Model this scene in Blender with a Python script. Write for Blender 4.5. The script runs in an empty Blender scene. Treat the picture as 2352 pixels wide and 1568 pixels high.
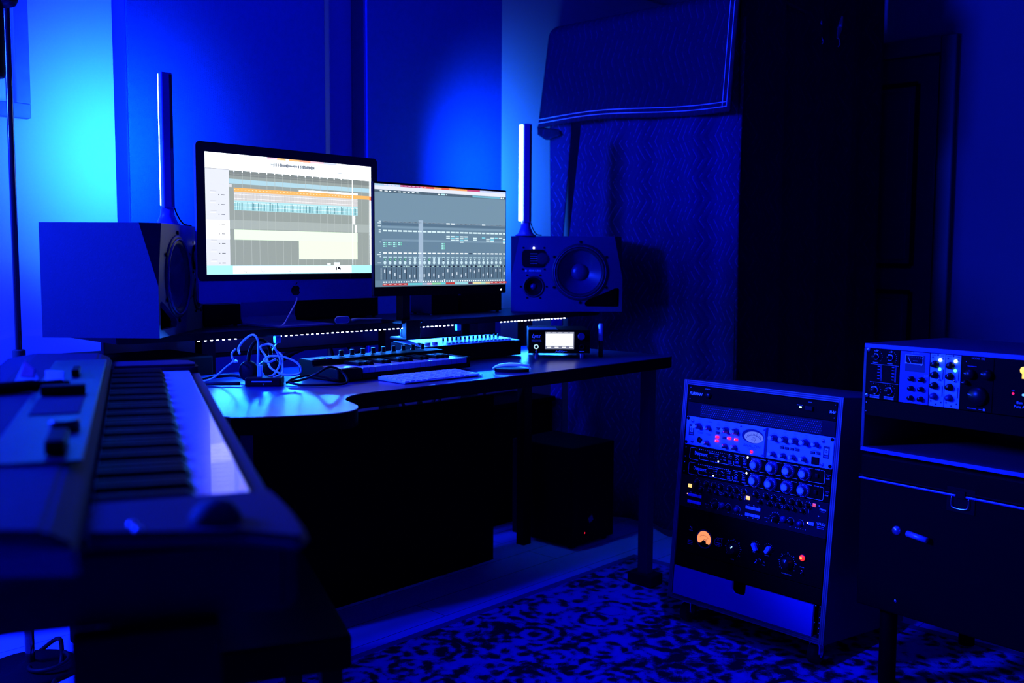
import bpy, bmesh, math, random
from mathutils import Matrix, Vector, Euler
random.seed(7)
S = bpy.context.scene
COL = S.collection
PI = math.pi

# ------------------------------------------------------------------ materials
def lin(c):
    return tuple(((v/255.0)/12.92 if v/255.0 <= .04045 else ((v/255.0+.055)/1.055)**2.4) for v in c)
MATS = {}
def mat(name, col=(.1, .1, .1), rough=.5, metal=0., emit=None, es=1., bump=None, spec=.5, var=.0, coat=0., vscale=8):
    """principled material; bump=(kind, scale, strength); var = noise variation of the colour"""
    m = bpy.data.materials.new(name); m.use_nodes = True
    nt = m.node_tree; b = nt.nodes['Principled BSDF']
    b.inputs['Base Color'].default_value = (*col, 1)
    b.inputs['Roughness'].default_value = rough
    b.inputs['Metallic'].default_value = metal
    b.inputs['Specular IOR Level'].default_value = spec
    b.inputs['Coat Weight'].default_value = coat
    if emit:
        b.inputs['Emission Color'].default_value = (*emit, 1)
        b.inputs['Emission Strength'].default_value = es
    if var or bump:
        tc = nt.nodes.new('ShaderNodeTexCoord')
    if var:
        n = nt.nodes.new('ShaderNodeTexNoise'); n.inputs['Scale'].default_value = vscale; n.inputs['Detail'].default_value = 5
        r = nt.nodes.new('ShaderNodeMapRange')
        r.inputs['To Min'].default_value = 1-var; r.inputs['To Max'].default_value = 1+var
        mx = nt.nodes.new('ShaderNodeVectorMath'); mx.operation = 'SCALE'
        mx.inputs[0].default_value = col
        nt.links.new(tc.outputs['Object'], n.inputs['Vector']); nt.links.new(n.outputs['Fac'], r.inputs['Value'])
        nt.links.new(r.outputs[0], mx.inputs['Scale']); nt.links.new(mx.outputs[0], b.inputs['Base Color'])
    if bump:
        kind, sc, st = bump
        if kind == 'noise':
            t = nt.nodes.new('ShaderNodeTexNoise'); t.inputs['Scale'].default_value = sc; t.inputs['Detail'].default_value = 4
            out = t.outputs['Fac']; nt.links.new(tc.outputs['Object'], t.inputs['Vector'])
        elif kind == 'weave':
            t = nt.nodes.new('ShaderNodeTexWave'); t.inputs['Scale'].default_value = sc; t.bands_direction = 'X'
            t2 = nt.nodes.new('ShaderNodeTexWave'); t2.inputs['Scale'].default_value = sc; t2.bands_direction = 'Z'
            for q in (t, t2):
                q.inputs['Distortion'].default_value = .6; nt.links.new(tc.outputs['Object'], q.inputs['Vector'])
            a = nt.nodes.new('ShaderNodeMath'); a.operation = 'MULTIPLY'
            nt.links.new(t.outputs['Fac'], a.inputs[0]); nt.links.new(t2.outputs['Fac'], a.inputs[1]); out = a.outputs[0]
        bp = nt.nodes.new('ShaderNodeBump'); bp.inputs['Strength'].default_value = st; bp.inputs['Distance'].default_value = .002
        nt.links.new(out, bp.inputs['Height']); nt.links.new(bp.outputs[0], b.inputs['Normal'])
    MATS[name] = m
    return m
def glow(name, rgb, s=1.0):
    return mat(name, (.02, .02, .02), .3, emit=lin(rgb), es=s)

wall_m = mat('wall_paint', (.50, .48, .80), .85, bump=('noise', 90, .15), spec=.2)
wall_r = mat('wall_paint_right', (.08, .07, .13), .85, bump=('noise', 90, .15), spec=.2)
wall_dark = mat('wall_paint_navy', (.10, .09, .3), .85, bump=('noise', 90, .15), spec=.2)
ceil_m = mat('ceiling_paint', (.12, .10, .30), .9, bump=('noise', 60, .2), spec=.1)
trim_m = mat('painted_trim', (.012, .012, .035), .5)
door_m = mat('door_paint', (.006, .006, .02), .5, var=.1)
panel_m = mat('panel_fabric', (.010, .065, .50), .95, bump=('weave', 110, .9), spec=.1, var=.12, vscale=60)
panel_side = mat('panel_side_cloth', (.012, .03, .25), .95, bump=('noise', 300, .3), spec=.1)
black = mat('black_plastic', (.002, .002, .006), .6, spec=.05)
blackg = mat('gloss_black', (.008, .008, .012), .12, coat=.5)
blackm = mat('black_powder_coat', (.003, .003, .008), .45, spec=.2, bump=('noise', 400, .15))
rubber = mat('rubber', (.01, .01, .012), .8)
spk_side = mat('speaker_cabinet', (.0045, .0035, .030), .6, spec=.3, bump=('noise', 500, .25), var=.08, vscale=30)
trim_ring = mat('woofer_trim', (.05, .045, .2), .35)
spk_front = mat('speaker_baffle', (.016, .014, .11), .55, bump=('noise', 500, .2))
cone_m = mat('woofer_cone', (.012, .012, .10), .35)
cone_d = mat('cone_surround', (.005, .005, .03), .5)
gold = mat('tweeter_fold', (.35, .3, .35), .4, metal=.3)
chrome = mat('chrome', (.8, .8, .85), .18, metal=1)
alu = mat('silver_aluminium', (.35, .34, .62), .38, metal=.55, bump=('noise', 600, .05))
alu2 = mat('computer_aluminium', (.12, .12, .5), .4, metal=.3)
face_blue = mat('silver_faceplate', (.30, .40, .85), .45, metal=.25, var=.05, vscale=60)
face_dark = mat('dark_faceplate', (.0003, .0003, .0015), .6, spec=.04)
face_navy = mat('navy_faceplate', (.001, .001, .012), .5, spec=.08)
knob_silver = mat('knob_silver', (.5, .5, .8), .25, metal=.9)
knob_cap = mat('knob_cap', (.7, .75, 1.0), .4)
knob_dark = mat('knob_dark', (.001, .001, .005), .35, spec=.3)
knob_navy = mat('knob_navy_skirt', (.015, .02, .13), .4)
knob_body = mat('knob_grey_metal', (.06, .06, .2), .35, metal=.5)
ink = mat('dark_ink', (.01, .01, .06), .6)
white_ink = mat('white_print', (.95, .9, 1.0), .6)
grey_ink = mat('grey_print', (.6, .58, .6), .6)
dim_ink = mat('faded_print', (.12, .12, .35), .6)
lightbtn = mat('pale_button', (.55, .52, .85), .5)
ply = mat('plywood_edge', (.20, .13, .15), .6, bump=('noise', 200, .3), var=.25, vscale=40)
case_m = mat('black_case_vinyl', (.0004, .0004, .002), .6, spec=.04)
lam = mat('black_laminate', (.012, .012, .06), .5, bump=('noise', 300, .15), var=.1)
box_int = mat('rack_interior', (.006, .006, .01), .8)
drawer_m = mat('drawer_panel', (.06, .05, .45), .55, bump=('noise', 300, .1))
keyw = mat('white_key', (.6, .62, .68), .24, coat=.4)
keyb = mat('black_key', (.002, .002, .006), .5, spec=.05)
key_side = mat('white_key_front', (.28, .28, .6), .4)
piano_b = mat('piano_lower_body', (.004, .004, .008), .5, spec=.15)
piano_m = mat('piano_case', (.005, .004, .036), .7, spec=.10, bump=('noise', 500, .05), var=.06)
piano_p = mat('piano_panel', (.004, .004, .022), .4, spec=.3)
kb_alu = mat('keyboard_aluminium', (.6, .62, .7), .35)
keycap = mat('keycap_white', (.72, .88, .85), .4)
cable_b = mat('black_cable', (.002, .002, .006), .6, spec=.15)
cable_w = mat('white_cable', (.85, .9, .95), .4)
cable_g = mat('pale_cable', (.3, .3, .45), .5)
paper = mat('white_paper', (.8, .75, .8), .7, bump=('noise', 40, .4))
pink = mat('pink_paper', (.75, .12, .3), .7, bump=('noise', 40, .4))
frame_m = mat('picture_frame_wood', (.08, .12, .55), .5, bump=('noise', 60, .4), var=.3, vscale=25)
mount_m = mat('picture_mat_board', (.55, .6, .65), .8)
print_m = mat('framed_print', (.3, .4, .6), .7, var=.5, vscale=9)
thread = mat('seam_thread', (.5, .5, .75), .7)
can_m = mat('silver_can', (.6, .55, .8), .35, metal=.3)
can_r = mat('red_can', (.35, .02, .03), .4)
led_w = glow('led_white', (235, 245, 255), 25)
led_g = glow('led_green_white', (190, 255, 225), 4)
led_g2 = glow('led_green', (90, 240, 120), 3)
led_a = glow('led_amber', (255, 205, 120), 1.3)
led_r = glow('led_red', (255, 25, 60), 1.6)
led_rw = glow('led_pink_core', (255, 160, 170), 2.2)
led_b = glow('led_blue', (90, 170, 255), 2)
led_y = glow('led_yellow', (255, 205, 20), 1.8)
meter_blue = glow('meter_backlight', (95, 120, 255), .85)
meter_amber = glow('meter_amber', (255, 150, 95), 1.15)
lamp_red = glow('jewel_red', (255, 40, 15), 1.5)
lamp_or = glow('jewel_orange', (255, 150, 40), 2.2)
lamp_cy = glow('lit_blade', (190, 255, 255), 1.2)
bar_glow = mat('light_bar_diffuser', (.02, .02, .02), .4, emit=(.35, .75, 1.0), es=14)
bar_body = mat('light_bar_body', (.05, .05, .3), .35)
strip_tape = mat('strip_tape', (.1, .3, .5), .6)

def desk_mat():
    m = bpy.data.materials.new('ribbed_desk_laminate'); m.use_nodes = True; nt = m.node_tree; b = nt.nodes['Principled BSDF']
    tc = nt.nodes.new('ShaderNodeTexCoord')
    mp = nt.nodes.new('ShaderNodeMapping'); mp.inputs['Rotation'].default_value = (0, 0, .0)
    w = nt.nodes.new('ShaderNodeTexWave'); w.inputs['Scale'].default_value = 60; w.inputs['Distortion'].default_value = .3; w.bands_direction = 'X'
    n = nt.nodes.new('ShaderNodeTexNoise'); n.inputs['Scale'].default_value = 3; n.inputs['Detail'].default_value = 6
    mp2 = nt.nodes.new('ShaderNodeMapping'); mp2.inputs['Scale'].default_value = (6, .5, 1)
    cr = nt.nodes.new('ShaderNodeValToRGB')
    cr.color_ramp.elements[0].position = .3; cr.color_ramp.elements[0].color = (.002, .010, .07, 1)
    cr.color_ramp.elements[1].position = .75; cr.color_ramp.elements[1].color = (.004, .020, .14, 1)
    bp = nt.nodes.new('ShaderNodeBump'); bp.inputs['Strength'].default_value = .12; bp.inputs['Distance'].default_value = .0004
    L = nt.links.new
    L(tc.outputs['Object'], mp.inputs[0]); L(mp.outputs[0], w.inputs['Vector']); L(tc.outputs['Object'], mp2.inputs[0])
    L(mp2.outputs[0], n.inputs['Vector']); L(n.outputs['Fac'], cr.inputs[0]); L(cr.outputs[0], b.inputs['Base Color'])
    L(w.outputs['Fac'], bp.inputs['Height']); L(bp.outputs[0], b.inputs['Normal'])
    b.inputs['Roughness'].default_value = .30; b.inputs['Specular IOR Level'].default_value = .28
    b.inputs['Anisotropic'].default_value = .85
    cv = nt.nodes.new('ShaderNodeCombineXYZ'); cv.inputs[0].default_value = 1; L(cv.outputs[0], b.inputs['Tangent'])
    return m
desk_m = desk_mat()

def floor_mat():
    m = bpy.data.materials.new('floor_boards'); m.use_nodes = True; nt = m.node_tree; b = nt.nodes['Principled BSDF']
    tc = nt.nodes.new('ShaderNodeTexCoord'); br = nt.nodes.new('ShaderNodeTexBrick')
    br.inputs['Scale'].default_value = 1; br.inputs['Brick Width'].default_value = 1.4; br.inputs['Row Height'].default_value = .14
    br.inputs['Mortar Size'].default_value = .0015
    br.inputs['Color1'].default_value = (.3, .26, .75, 1); br.inputs['Color2'].default_value = (.35, .3, .85, 1); br.inputs['Mortar'].default_value = (.05, .05, .09, 1)
    nt.links.new(tc.outputs['Object'], br.inputs['Vector']); nt.links.new(br.outputs['Color'], b.inputs['Base Color'])
    b.inputs['Roughness'].default_value = .45
    return m

def rug_mat():
    m = bpy.data.materials.new('oriental_rug_pile'); m.use_nodes = True; nt = m.node_tree; b = nt.nodes['Principled BSDF']
    L = nt.links.new; N = nt.nodes.new
    tc = N('ShaderNodeTexCoord')
    def M(op, a, b_=None, c=None):
        n = N('ShaderNodeMath'); n.operation = op
        for i, x in enumerate((a, b_, c)):
            if x is None: continue
            if isinstance(x, (int, float)): n.inputs[i].default_value = x
            else: L(x, n.inputs[i])
        return n.outputs[0]
    def NZ(scale, det, dist=0., rough=.6):
        n = N('ShaderNodeTexNoise'); n.inputs['Scale'].default_value = scale; n.inputs['Detail'].default_value = det
        n.inputs['Distortion'].default_value = dist; n.inputs['Roughness'].default_value = rough; L(tc.outputs['Object'], n.inputs['Vector']); return n.outputs['Fac']
    v = N('ShaderNodeTexVoronoi'); v.inputs['Scale'].default_value = 6.5; v.inputs['Randomness'].default_value = .55; L(tc.outputs['Object'], v.inputs['Vector'])
    v2 = N('ShaderNodeTexVoronoi'); v2.inputs['Scale'].default_value = 24; v2.inputs['Randomness'].default_value = .9; L(tc.outputs['Object'], v2.inputs['Vector'])
    rings = M('SINE', M('MULTIPLY', v.outputs['Distance'], 30.0))
    petals = M('SUBTRACT', v2.outputs['Distance'], .38)
    val = M('MULTIPLY_ADD', rings, .13, M('MULTIPLY', petals, .75))
    val = M('ADD', val, M('MULTIPLY', M('SUBTRACT', NZ(11, 8, 1.2, .7), .5), 1.5))
    val = M('ADD', val, M('MULTIPLY', M('SUBTRACT', NZ(2.3, 3), .5), .9))
    val = M('ADD', val, M('MULTIPLY', M('SUBTRACT', NZ(150, 3), .5), .35))
    mr = N('ShaderNodeMapRange'); mr.inputs['From Min'].default_value = -.18; mr.inputs['From Max'].default_value = .32; L(val, mr.inputs['Value'])
    a3 = mr
    cr = N('ShaderNodeValToRGB'); e = cr.color_ramp.elements
    e[0].position = .12; e[0].color = (.004, .004, .02, 1)
    e[1].position = .95; e[1].color = (.12, .10, .55, 1)
    k = e.new(.45); k.color = (.035, .03, .17, 1)
    k = e.new(.6); k.color = (.09, .08, .42, 1)
    # border bands in rug coordinates
    L(a3.outputs[0], cr.inputs[0]); L(cr.outputs[0], b.inputs['Base Color'])
    bp = N('ShaderNodeBump'); bp.inputs['Strength'].default_value = .7; bp.inputs['Distance'].default_value = .004
    L(a3.outputs[0], bp.inputs['Height']); L(bp.outputs[0], b.inputs['Normal'])
    b.inputs['Roughness'].default_value = 1; b.inputs['Specular IOR Level'].default_value = .1
    return m
rug_m = rug_mat()
rug_edge = mat('rug_binding', (.03, .03, .2), .95, bump=('noise', 200, .5))

def blanket_mat(name, c0, c1, horiz, vert, amp=.022, per=.16, gap=.026, slant=0):
    """moving blanket: zigzag quilting lines running down, c1 on the lines"""
    m = bpy.data.materials.new(name); m.use_nodes = True; nt = m.node_tree; b = nt.nodes['Principled BSDF']
    L = nt.links.new; N = nt.nodes.new
    tc = N('ShaderNodeTexCoord'); sp = N('ShaderNodeSeparateXYZ'); L(tc.outputs['Object'], sp.inputs[0])
    def M(op, a, b_=None, c=None):
        n = N('ShaderNodeMath'); n.operation = op
        for i, x in enumerate((a, b_, c)):
            if x is None: continue
            if isinstance(x, (int, float)): n.inputs[i].default_value = x
            else: L(x, n.inputs[i])
        return n.outputs[0]
    h = sp.outputs[horiz]; v = sp.outputs[vert]
    pp = M('PINGPONG', v, per/2)
    ph = M('MULTIPLY_ADD', pp, amp/(per/2)*2, h)
    fr = M('PINGPONG', ph, gap/2)
    ln = M('LESS_THAN', fr, gap*.07)
    no = N('ShaderNodeTexNoise'); no.inputs['Scale'].default_value = 45; no.inputs['Detail'].default_value = 2; L(tc.outputs['Object'], no.inputs['Vector'])
    ln2 = M('MULTIPLY', ln, M('GREATER_THAN', no.outputs['Fac'], .5))
    mx = N('ShaderNodeMix'); mx.data_type = 'RGBA'; mx.inputs[6].default_value = (*c0, 1); mx.inputs[7].default_value = (*c1, 1)
    L(ln2, mx.inputs[0]); L(mx.outputs[2], b.inputs['Base Color'])
    bp = N('ShaderNodeBump'); bp.inputs['Strength'].default_value = .7; bp.inputs['Distance'].default_value = .0035
    L(fr, bp.inputs['Height'])
    sc = M('MULTIPLY', fr, 60); L(sc, bp.inputs['Height']); L(bp.outputs[0], b.inputs['Normal'])
    b.inputs['Roughness'].default_value = .9; b.inputs['Specular IOR Level'].default_value = .15
    return m

# ------------------------------------------------------------------ mesh helpers
class MB:
    def __init__(s): s.bm = bmesh.new(); s.mats = []
    def mi(s, m):
        if m not in s.mats: s.mats.append(m)
        return s.mats.index(m)
    def merge(s, b, m, smooth=False, M=None):
        k = s.mi(m); vs = []
        for v in b.verts: vs.append(s.bm.verts.new(M @ v.co if M else v.co))
        b.verts.index_update()
        for f in b.faces:
            try: nf = s.bm.faces.new([vs[v.index] for v in f.verts])
            except ValueError: continue
            nf.material_index = k; nf.smooth = smooth
        b.free(); return s
    def box(s, x0, x1, y0, y1, z0, z1, m, bev=0, seg=2, M=None):
        b = bmesh.new(); bmesh.ops.create_cube(b, size=1)
        for v in b.verts: v.co = Vector(((x0+x1)/2+v.co.x*(x1-x0), (y0+y1)/2+v.co.y*(y1-y0), (z0+z1)/2+v.co.z*(z1-z0)))
        if bev: bmesh.ops.bevel(b, geom=list(b.edges), offset=bev, segments=seg, affect='EDGES', profile=.6)
        return s.merge(b, m, False, M)
    def prism(s, poly, t0, t1, m, plane='XZ', bev=0, M=None):
        b = bmesh.new()
        def P(a, c, t): return {'XZ': (a, t, c), 'XY': (a, c, t), 'YZ': (t, a, c)}[plane]
        lo = [b.verts.new(P(a, c, t0)) for a, c in poly]; hi = [b.verts.new(P(a, c, t1)) for a, c in poly]
        n = len(poly); b.faces.new(lo); b.faces.new(hi[::-1])
        for i in range(n): b.faces.new((lo[i], hi[i], hi[(i+1) % n], lo[(i+1) % n]))
        bmesh.ops.recalc_face_normals(b, faces=list(b.faces))
        if bev: bmesh.ops.bevel(b, geom=list(b.edges), offset=bev, segments=2, affect='EDGES')
        return s.merge(b, m, False, M)
    def lathe(s, prof, c, axis, m, seg=28, smooth=True, M=None):
        """prof [(r,h)]; axis a direction vector; h along it from c"""
        ax = Vector(axis).normalized(); q = ax.to_track_quat('Z', 'Y').to_matrix().to_4x4()
        T = Matrix.Translation(Vector(c)) @ q
        b = bmesh.new(); rings = []
        for r, h in prof:
            if r < 1e-6: rings.append([b.verts.new((0, 0, h))])
            else: rings.append([b.verts.new((r*math.cos(2*PI*i/seg), r*math.sin(2*PI*i/seg), h)) for i in range(seg)])
        for A, B in zip(rings, rings[1:]):
            if len(A) == 1 and len(B) == 1: continue
            for i in range(seg):
                j = (i+1) % seg
                if len(A) == 1: b.faces.new((A[0], B[i], B[j]))
                elif len(B) == 1: b.faces.new((A[i], A[j], B[0]))
                else: b.faces.new((A[i], A[j], B[j], B[i]))
        for f in b.faces: pass
        bmesh.ops.recalc_face_normals(b, faces=list(b.faces))
        return s.merge(b, m, smooth, (M @ T) if M else T)
    def cyl(s, c, axis, r, h, m, r2=None, seg=24, ch=0):
        r2 = r if r2 is None else r2
        s.lathe([(0, 0), (r, 0)], c, axis, m, seg, False)
        if ch:
            s.lathe([(r, 0), (r2, h-ch)], c, axis, m, seg); s.lathe([(r2, h-ch), (r2-ch, h)], c, axis, m, seg); s.lathe([(r2-ch, h), (0, h)], c, axis, m, seg, False)
        else:
            s.lathe([(r, 0), (r2, h)], c, axis, m, seg); s.lathe([(r2, h), (0, h)], c, axis, m, seg, False)
        return s
    def rect(s, x0, x1, z0, z1, y, m):
        k = s.mi(m); vs = [s.bm.verts.new(p) for p in ((x0, y, z0), (x1, y, z0), (x1, y, z1), (x0, y, z1))]
        f = s.bm.faces.new(vs); f.material_index = k; return s
    def disc(s, x, z, r, y, m, seg=24, rx=None):
        k = s.mi(m); rx = rx or r
        f = s.bm.faces.new([s.bm.verts.new((x+rx*math.cos(2*PI*i/seg), y, z+r*math.sin(2*PI*i/seg))) for i in range(seg)])
        f.material_index = k; return s
    def ring(s, x, z, r0, r1, y, m, seg=28, a0=0, a1=2*PI, rx=1):
        k = s.mi(m); n = seg
        A = [(math.cos(a0+(a1-a0)*i/n), math.sin(a0+(a1-a0)*i/n)) for i in range(n+1)]
        p = [s.bm.verts.new((x+r0*rx*c, y, z+r0*q)) for c, q in A]; w = [s.bm.verts.new((x+r1*rx*c, y, z+r1*q)) for c, q in A]
        for i in range(n):
            f = s.bm.faces.new((p[i], w[i], w[i+1], p[i+1])); f.material_index = k
        return s
    def line(s, x0, z0, x1, z1, w, y, m):
        d = Vector((x1-x0, z1-z0)); 
        if d.length < 1e-7: return s
        n = Vector((-d.y, d.x)).normalized()*w/2; k = s.mi(m)
        f = s.bm.faces.new([s.bm.verts.new(p) for p in ((x0-n.x, y, z0-n.y), (x1-n.x, y, z1-n.y), (x1+n.x, y, z1+n.y), (x0+n.x, y, z0+n.y))])
        f.material_index = k; return s
    def poly(s, pts, w, y, m):
        for a, b in zip(pts, pts[1:]): s.line(*a, *b, w, y, m)
        return s
    def ticks(s, x, z, r0, r1, y, m, n=11, a0=-.75*PI, a1=.75*PI, w=.0006):
        for i in range(n):
            a = PI/2-(a0+(a1-a0)*i/(n-1))
            s.line(x+r0*math.cos(a), z+r0*math.sin(a), x+r1*math.cos(a), z+r1*math.sin(a), w, y, m)
        return s
    def dots(s, x, z, r, y, m, n=11, a0=-.75*PI, a1=.75*PI, d=.0008):
        for i in range(n):
            a = PI/2-(a0+(a1-a0)*i/(n-1)); s.disc(x+r*math.cos(a), z+r*math.sin(a), d, y, m, 6)
        return s
    def tube(s, pts, r, m, seg=8, sub=6, closed=False, cap=True):
        P = [Vector(p) for p in pts]; n = len(P); path = []
        if n == 2: path = P
        else:
            rng = n if closed else n-1
            for i in range(rng):
                p0 = P[(i-1) % n] if (closed or i > 0) else P[0]*2-P[1]
                p1, p2 = P[i], P[(i+1) % n]
                p3 = P[(i+2) % n] if (closed or i+2 < n) else P[-1]*2-P[-2]
                for k in range(sub):
                    t = k/sub
                    path.append(.5*((2*p1)+(p2-p0)*t+(2*p0-5*p1+4*p2-p3)*t*t+(3*p1-p0-3*p2+p3)*t**3))
            if not closed: path.append(P[-1])
        b = bmesh.new(); rings = []; m0 = len(path)
        nrm = None
        for i, p in enumerate(path):
            t = (path[(i+1) % m0]-path[i-1]) if closed else (path[min(i+1, m0-1)]-path[max(i-1, 0)])
            t = t.normalized() if t.length > 0 else Vector((0, 0, 1))
            if nrm is None: nrm = t.orthogonal().normalized()
            else:
                nrm = (nrm-t*nrm.dot(t)); nrm = nrm.normalized() if nrm.length > 1e-6 else t.orthogonal().normalized()
            bi = t.cross(nrm)
            rr = r[i*len(r)//m0] if isinstance(r, (list, tuple)) else r
            rings.append([b.verts.new(p+(nrm*math.cos(2*PI*k/seg)+bi*math.sin(2*PI*k/seg))*rr) for k in range(seg)])
        for i in range(m0 if closed else m0-1):
            A, B = rings[i], rings[(i+1) % m0]
            for k in range(seg): b.faces.new((A[k], A[(k+1) % seg], B[(k+1) % seg], B[k]))
        if not closed and cap: b.faces.new(rings[0][::-1]); b.faces.new(rings[-1])
        return s.merge(b, m, True)
    def text(s, st, x, z, h, y, m, align='L', shear=0, sx=1.0, M=None, bold=0):
        k = s.mi(m); vs, fs = text_mesh(st, shear, bold)
        if not vs: return s
        x0 = min(v[0] for v in vs); x1 = max(v[0] for v in vs)
        off = {'L': x0, 'C': (x0+x1)/2, 'R': x1}[align]; sc = h/.7
        nv = []
        for v in vs:
            p = Vector((x+(v[0]-off)*sc*sx, y, z+v[1]*sc)); nv.append(s.bm.verts.new(M @ p if M else p))
        for f in fs:
            try: nf = s.bm.faces.new([nv[i] for i in f]); nf.material_index = k
            except ValueError: pass
        return s
    def grid(s, nu, nv, fn, m, smooth=True, thick=0):
        k = s.mi(m)
        V = [[s.bm.verts.new(fn(i/nu, j/nv)) for j in range(nv+1)] for i in range(nu+1)]
        for i in range(nu):
            for j in range(nv):
                f = s.bm.faces.new((V[i][j], V[i+1][j], V[i+1][j+1], V[i][j+1])); f.material_index = k; f.smooth = smooth
        return s
    def build(s, name, parent=None, loc=(0, 0, 0), rot=(0, 0, 0), label=None):
        me = bpy.data.meshes.new(name); s.bm.to_mesh(me); s.bm.free()
        for m in s.mats: me.materials.append(m)
        o = bpy.data.objects.new(name, me); COL.objects.link(o)
        o.parent = parent; o.location = loc; o.rotation_euler = rot
        if label: o['label'] = label
        return o
_T = {}
def text_mesh(st, shear=0, bold=0):
    key = (st, shear, bold)
    if key not in _T:
        c = bpy.data.curves.new('t', 'FONT'); c.body = st; c.shear = shear; c.resolution_u = 3; c.offset = bold
        o = bpy.data.objects.new('t', c); COL.objects.link(o)
        dg = bpy.context.evaluated_depsgraph_get(); me = o.evaluated_get(dg).to_mesh()
        _T[key] = ([tuple(v.co) for v in me.vertices], [tuple(p.vertices) for p in me.polygons])
        o.evaluated_get(dg).to_mesh_clear(); bpy.data.objects.remove(o); bpy.data.curves.remove(c)
    return _T[key]
def thing(name, label, cat, loc=(0, 0, 0), rz=0., rx=0., group=None):
    o = bpy.data.objects.new(name, None); COL.objects.link(o); o.empty_display_size = .05
    o.location = loc; o.rotation_euler = (rx, 0, rz); o['label'] = label; o['category'] = cat
    if group: o['group'] = group
    return o
def tag(o, label, cat, group=None, kind=None):
    o['label'] = label; o['category'] = cat
    if group: o['group'] = group
    if kind: o['kind'] = kind
    return o
def struct(o): o['kind'] = 'structure'; return o
def rep(o, loc, parent, rot=None):
    c = o.copy(); COL.objects.link(c); c.parent = parent; c.location = loc
    if rot is not None: c.rotation_euler = rot
    return c

# ------------------------------------------------------------------ room shell
XL, XR, YB, YF, H = -1.3, 4.62, 3.10, -2.3, 2.46
struct(MB().box(XL, XR, YF, YB, -.06, 0, floor_mat()).build('floor'))
struct(MB().box(XL, XR, YF, YB, H, H+.06, ceil_m).build('ceiling'))
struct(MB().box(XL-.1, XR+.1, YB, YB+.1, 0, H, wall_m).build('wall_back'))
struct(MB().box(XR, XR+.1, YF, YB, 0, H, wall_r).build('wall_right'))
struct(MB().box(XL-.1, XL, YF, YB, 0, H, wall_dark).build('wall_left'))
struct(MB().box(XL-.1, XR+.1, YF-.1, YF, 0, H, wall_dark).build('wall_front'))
bb = MB().box(XL, XR-.02, YB-.015, YB, 0, .1, trim_m, .004).build('baseboard_back'); struct(bb)
bb = MB().box(XR-.015, XR, YF, 1.61, 0, .1, trim_m, .004).build('baseboard_right'); struct(bb)
# door in the right wall (faces -X); local: u = -Y, front -X
d = struct(bpy.data.objects.new('door_1', None)); COL.objects.link(d); d.location = (XR, 2.05, 0); d.rotation_euler = (0, 0, -PI/2)
# local x runs along -Y (towards camera side), local -y is into the room
m = MB().box(-.40, .355, -.03, .0, 0, 2.035, door_m, .003); m.build('door_leaf', d)
m = MB()
for z0, z1 in ((1.1, 1.92), (.18, .98)):
    for x0, x1 in ((-.30, -.05), (.03, .265)):
        m.poly([(x0, z0), (x1, z0), (x1, z1), (x0, z1), (x0, z0)], .022, -.031, black)
        m.box(x0+.03, x1-.03, -.037, -.029, z0+.03, z1-.03, door_m, .004)
m.build('door_panel_moulding', d)
m = MB().box(.36, .43, -.035, 0, 0, 2.12, trim_m, .006).box(-.47, -.405, -.035, 0, 0, 2.12, trim_m, .006).box(-.405, .36, -.035, 0, 2.045, 2.12, trim_m, .006)
m.build('door_casing', d)

# ------------------------------------------------------------------ acoustic panels
def acoustic_panel(x0, x1, label):
    t = thing('acoustic_panel', label, 'acoustic panel', ((x0+x1)/2, YB, .62), group='fabric acoustic panels on the back wall')
    w = (x1-x0)/2
    MB().box(-w, w, -.085, -.0, 0, 1.80, panel_side, .006).build('frame_wrap', t)
    MB().box(-w+.002, w-.002, -.094, -.0855, .002, 1.798, panel_m, .004).build('fabric_face', t)
    return t
acoustic_panel(1.475, 2.225, 'tall blue fabric acoustic panel behind the large computer screen, left of the two')
acoustic_panel(2.412, 3.152, 'tall blue fabric acoustic panel behind the smaller monitor, right of the two')

# ------------------------------------------------------------------ picture frame
t = thing('picture_frame', 'light wooden picture frame with white mat at upper left of wall', 'picture frame', (.90, YB, 1.53))
m = MB()
m.box(-.31, .31, -.03, 0, -.0, .042, frame_m, .003).box(-.31, .31, -.03, 0, .80, .842, frame_m, .003)
m.box(-.31, -.268, -.03, 0, .042, .80, frame_m, .003).box(.268, .31, -.03, 0, .042, .80, frame_m, .003); m.build('frame', t)
MB().box(-.268, .268, -.012, -.004, .042, .80, mount_m).build('mat_board', t)
MB().box(-.19, .19, -.0135, -.0122, .12, .72, print_m).build('print', t)

# ------------------------------------------------------------------ booth of moving blankets
bl_front = blanket_mat('quilted_blanket_front', (.005, .004, .070), (.02, .018, .17), 'Y', 'Z')
bl_flap = blanket_mat('quilted_blanket_flap', (.003, .0028, .030), (.006, .006, .06), 'Y', 'Z', amp=.02, per=.24, gap=.03)
bl_side = blanket_mat('quilted_blanket_side', (.004, .004, .02), (.008, .008, .04), 'X', 'Z')
BX = 3.36
def thicken(o, t=.008):
    md = o.modifiers.new('thickness', 'SOLIDIFY'); md.thickness = t; md.offset = 0
booth = thing('blanket_booth_frame', 'black pipe frame holding up the quilted blankets in the corner', 'booth frame', (4.0, 2.4, 0))
for (x, y) in ((BX+.06, 2.76), (BX+.07, 2.03), (4.5, 2.0), (4.5, 2.8)):
    MB().cyl((x-4.0, y-2.4, 0), (0, 0, 1), .016, 2.06, black).build('upright_pipe', booth)
for a, b in (((BX+.06, 2.78), (BX+.06, 2.0)), ((BX+.06, 2.01), (4.55, 2.01)), ((BX+.06, 2.77), (4.55, 2.77))):
    MB().tube([(a[0]-4, a[1]-2.4, 2.06), (b[0]-4, b[1]-2.4, 2.06)], .014, black).build('cross_pipe', booth)
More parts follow.
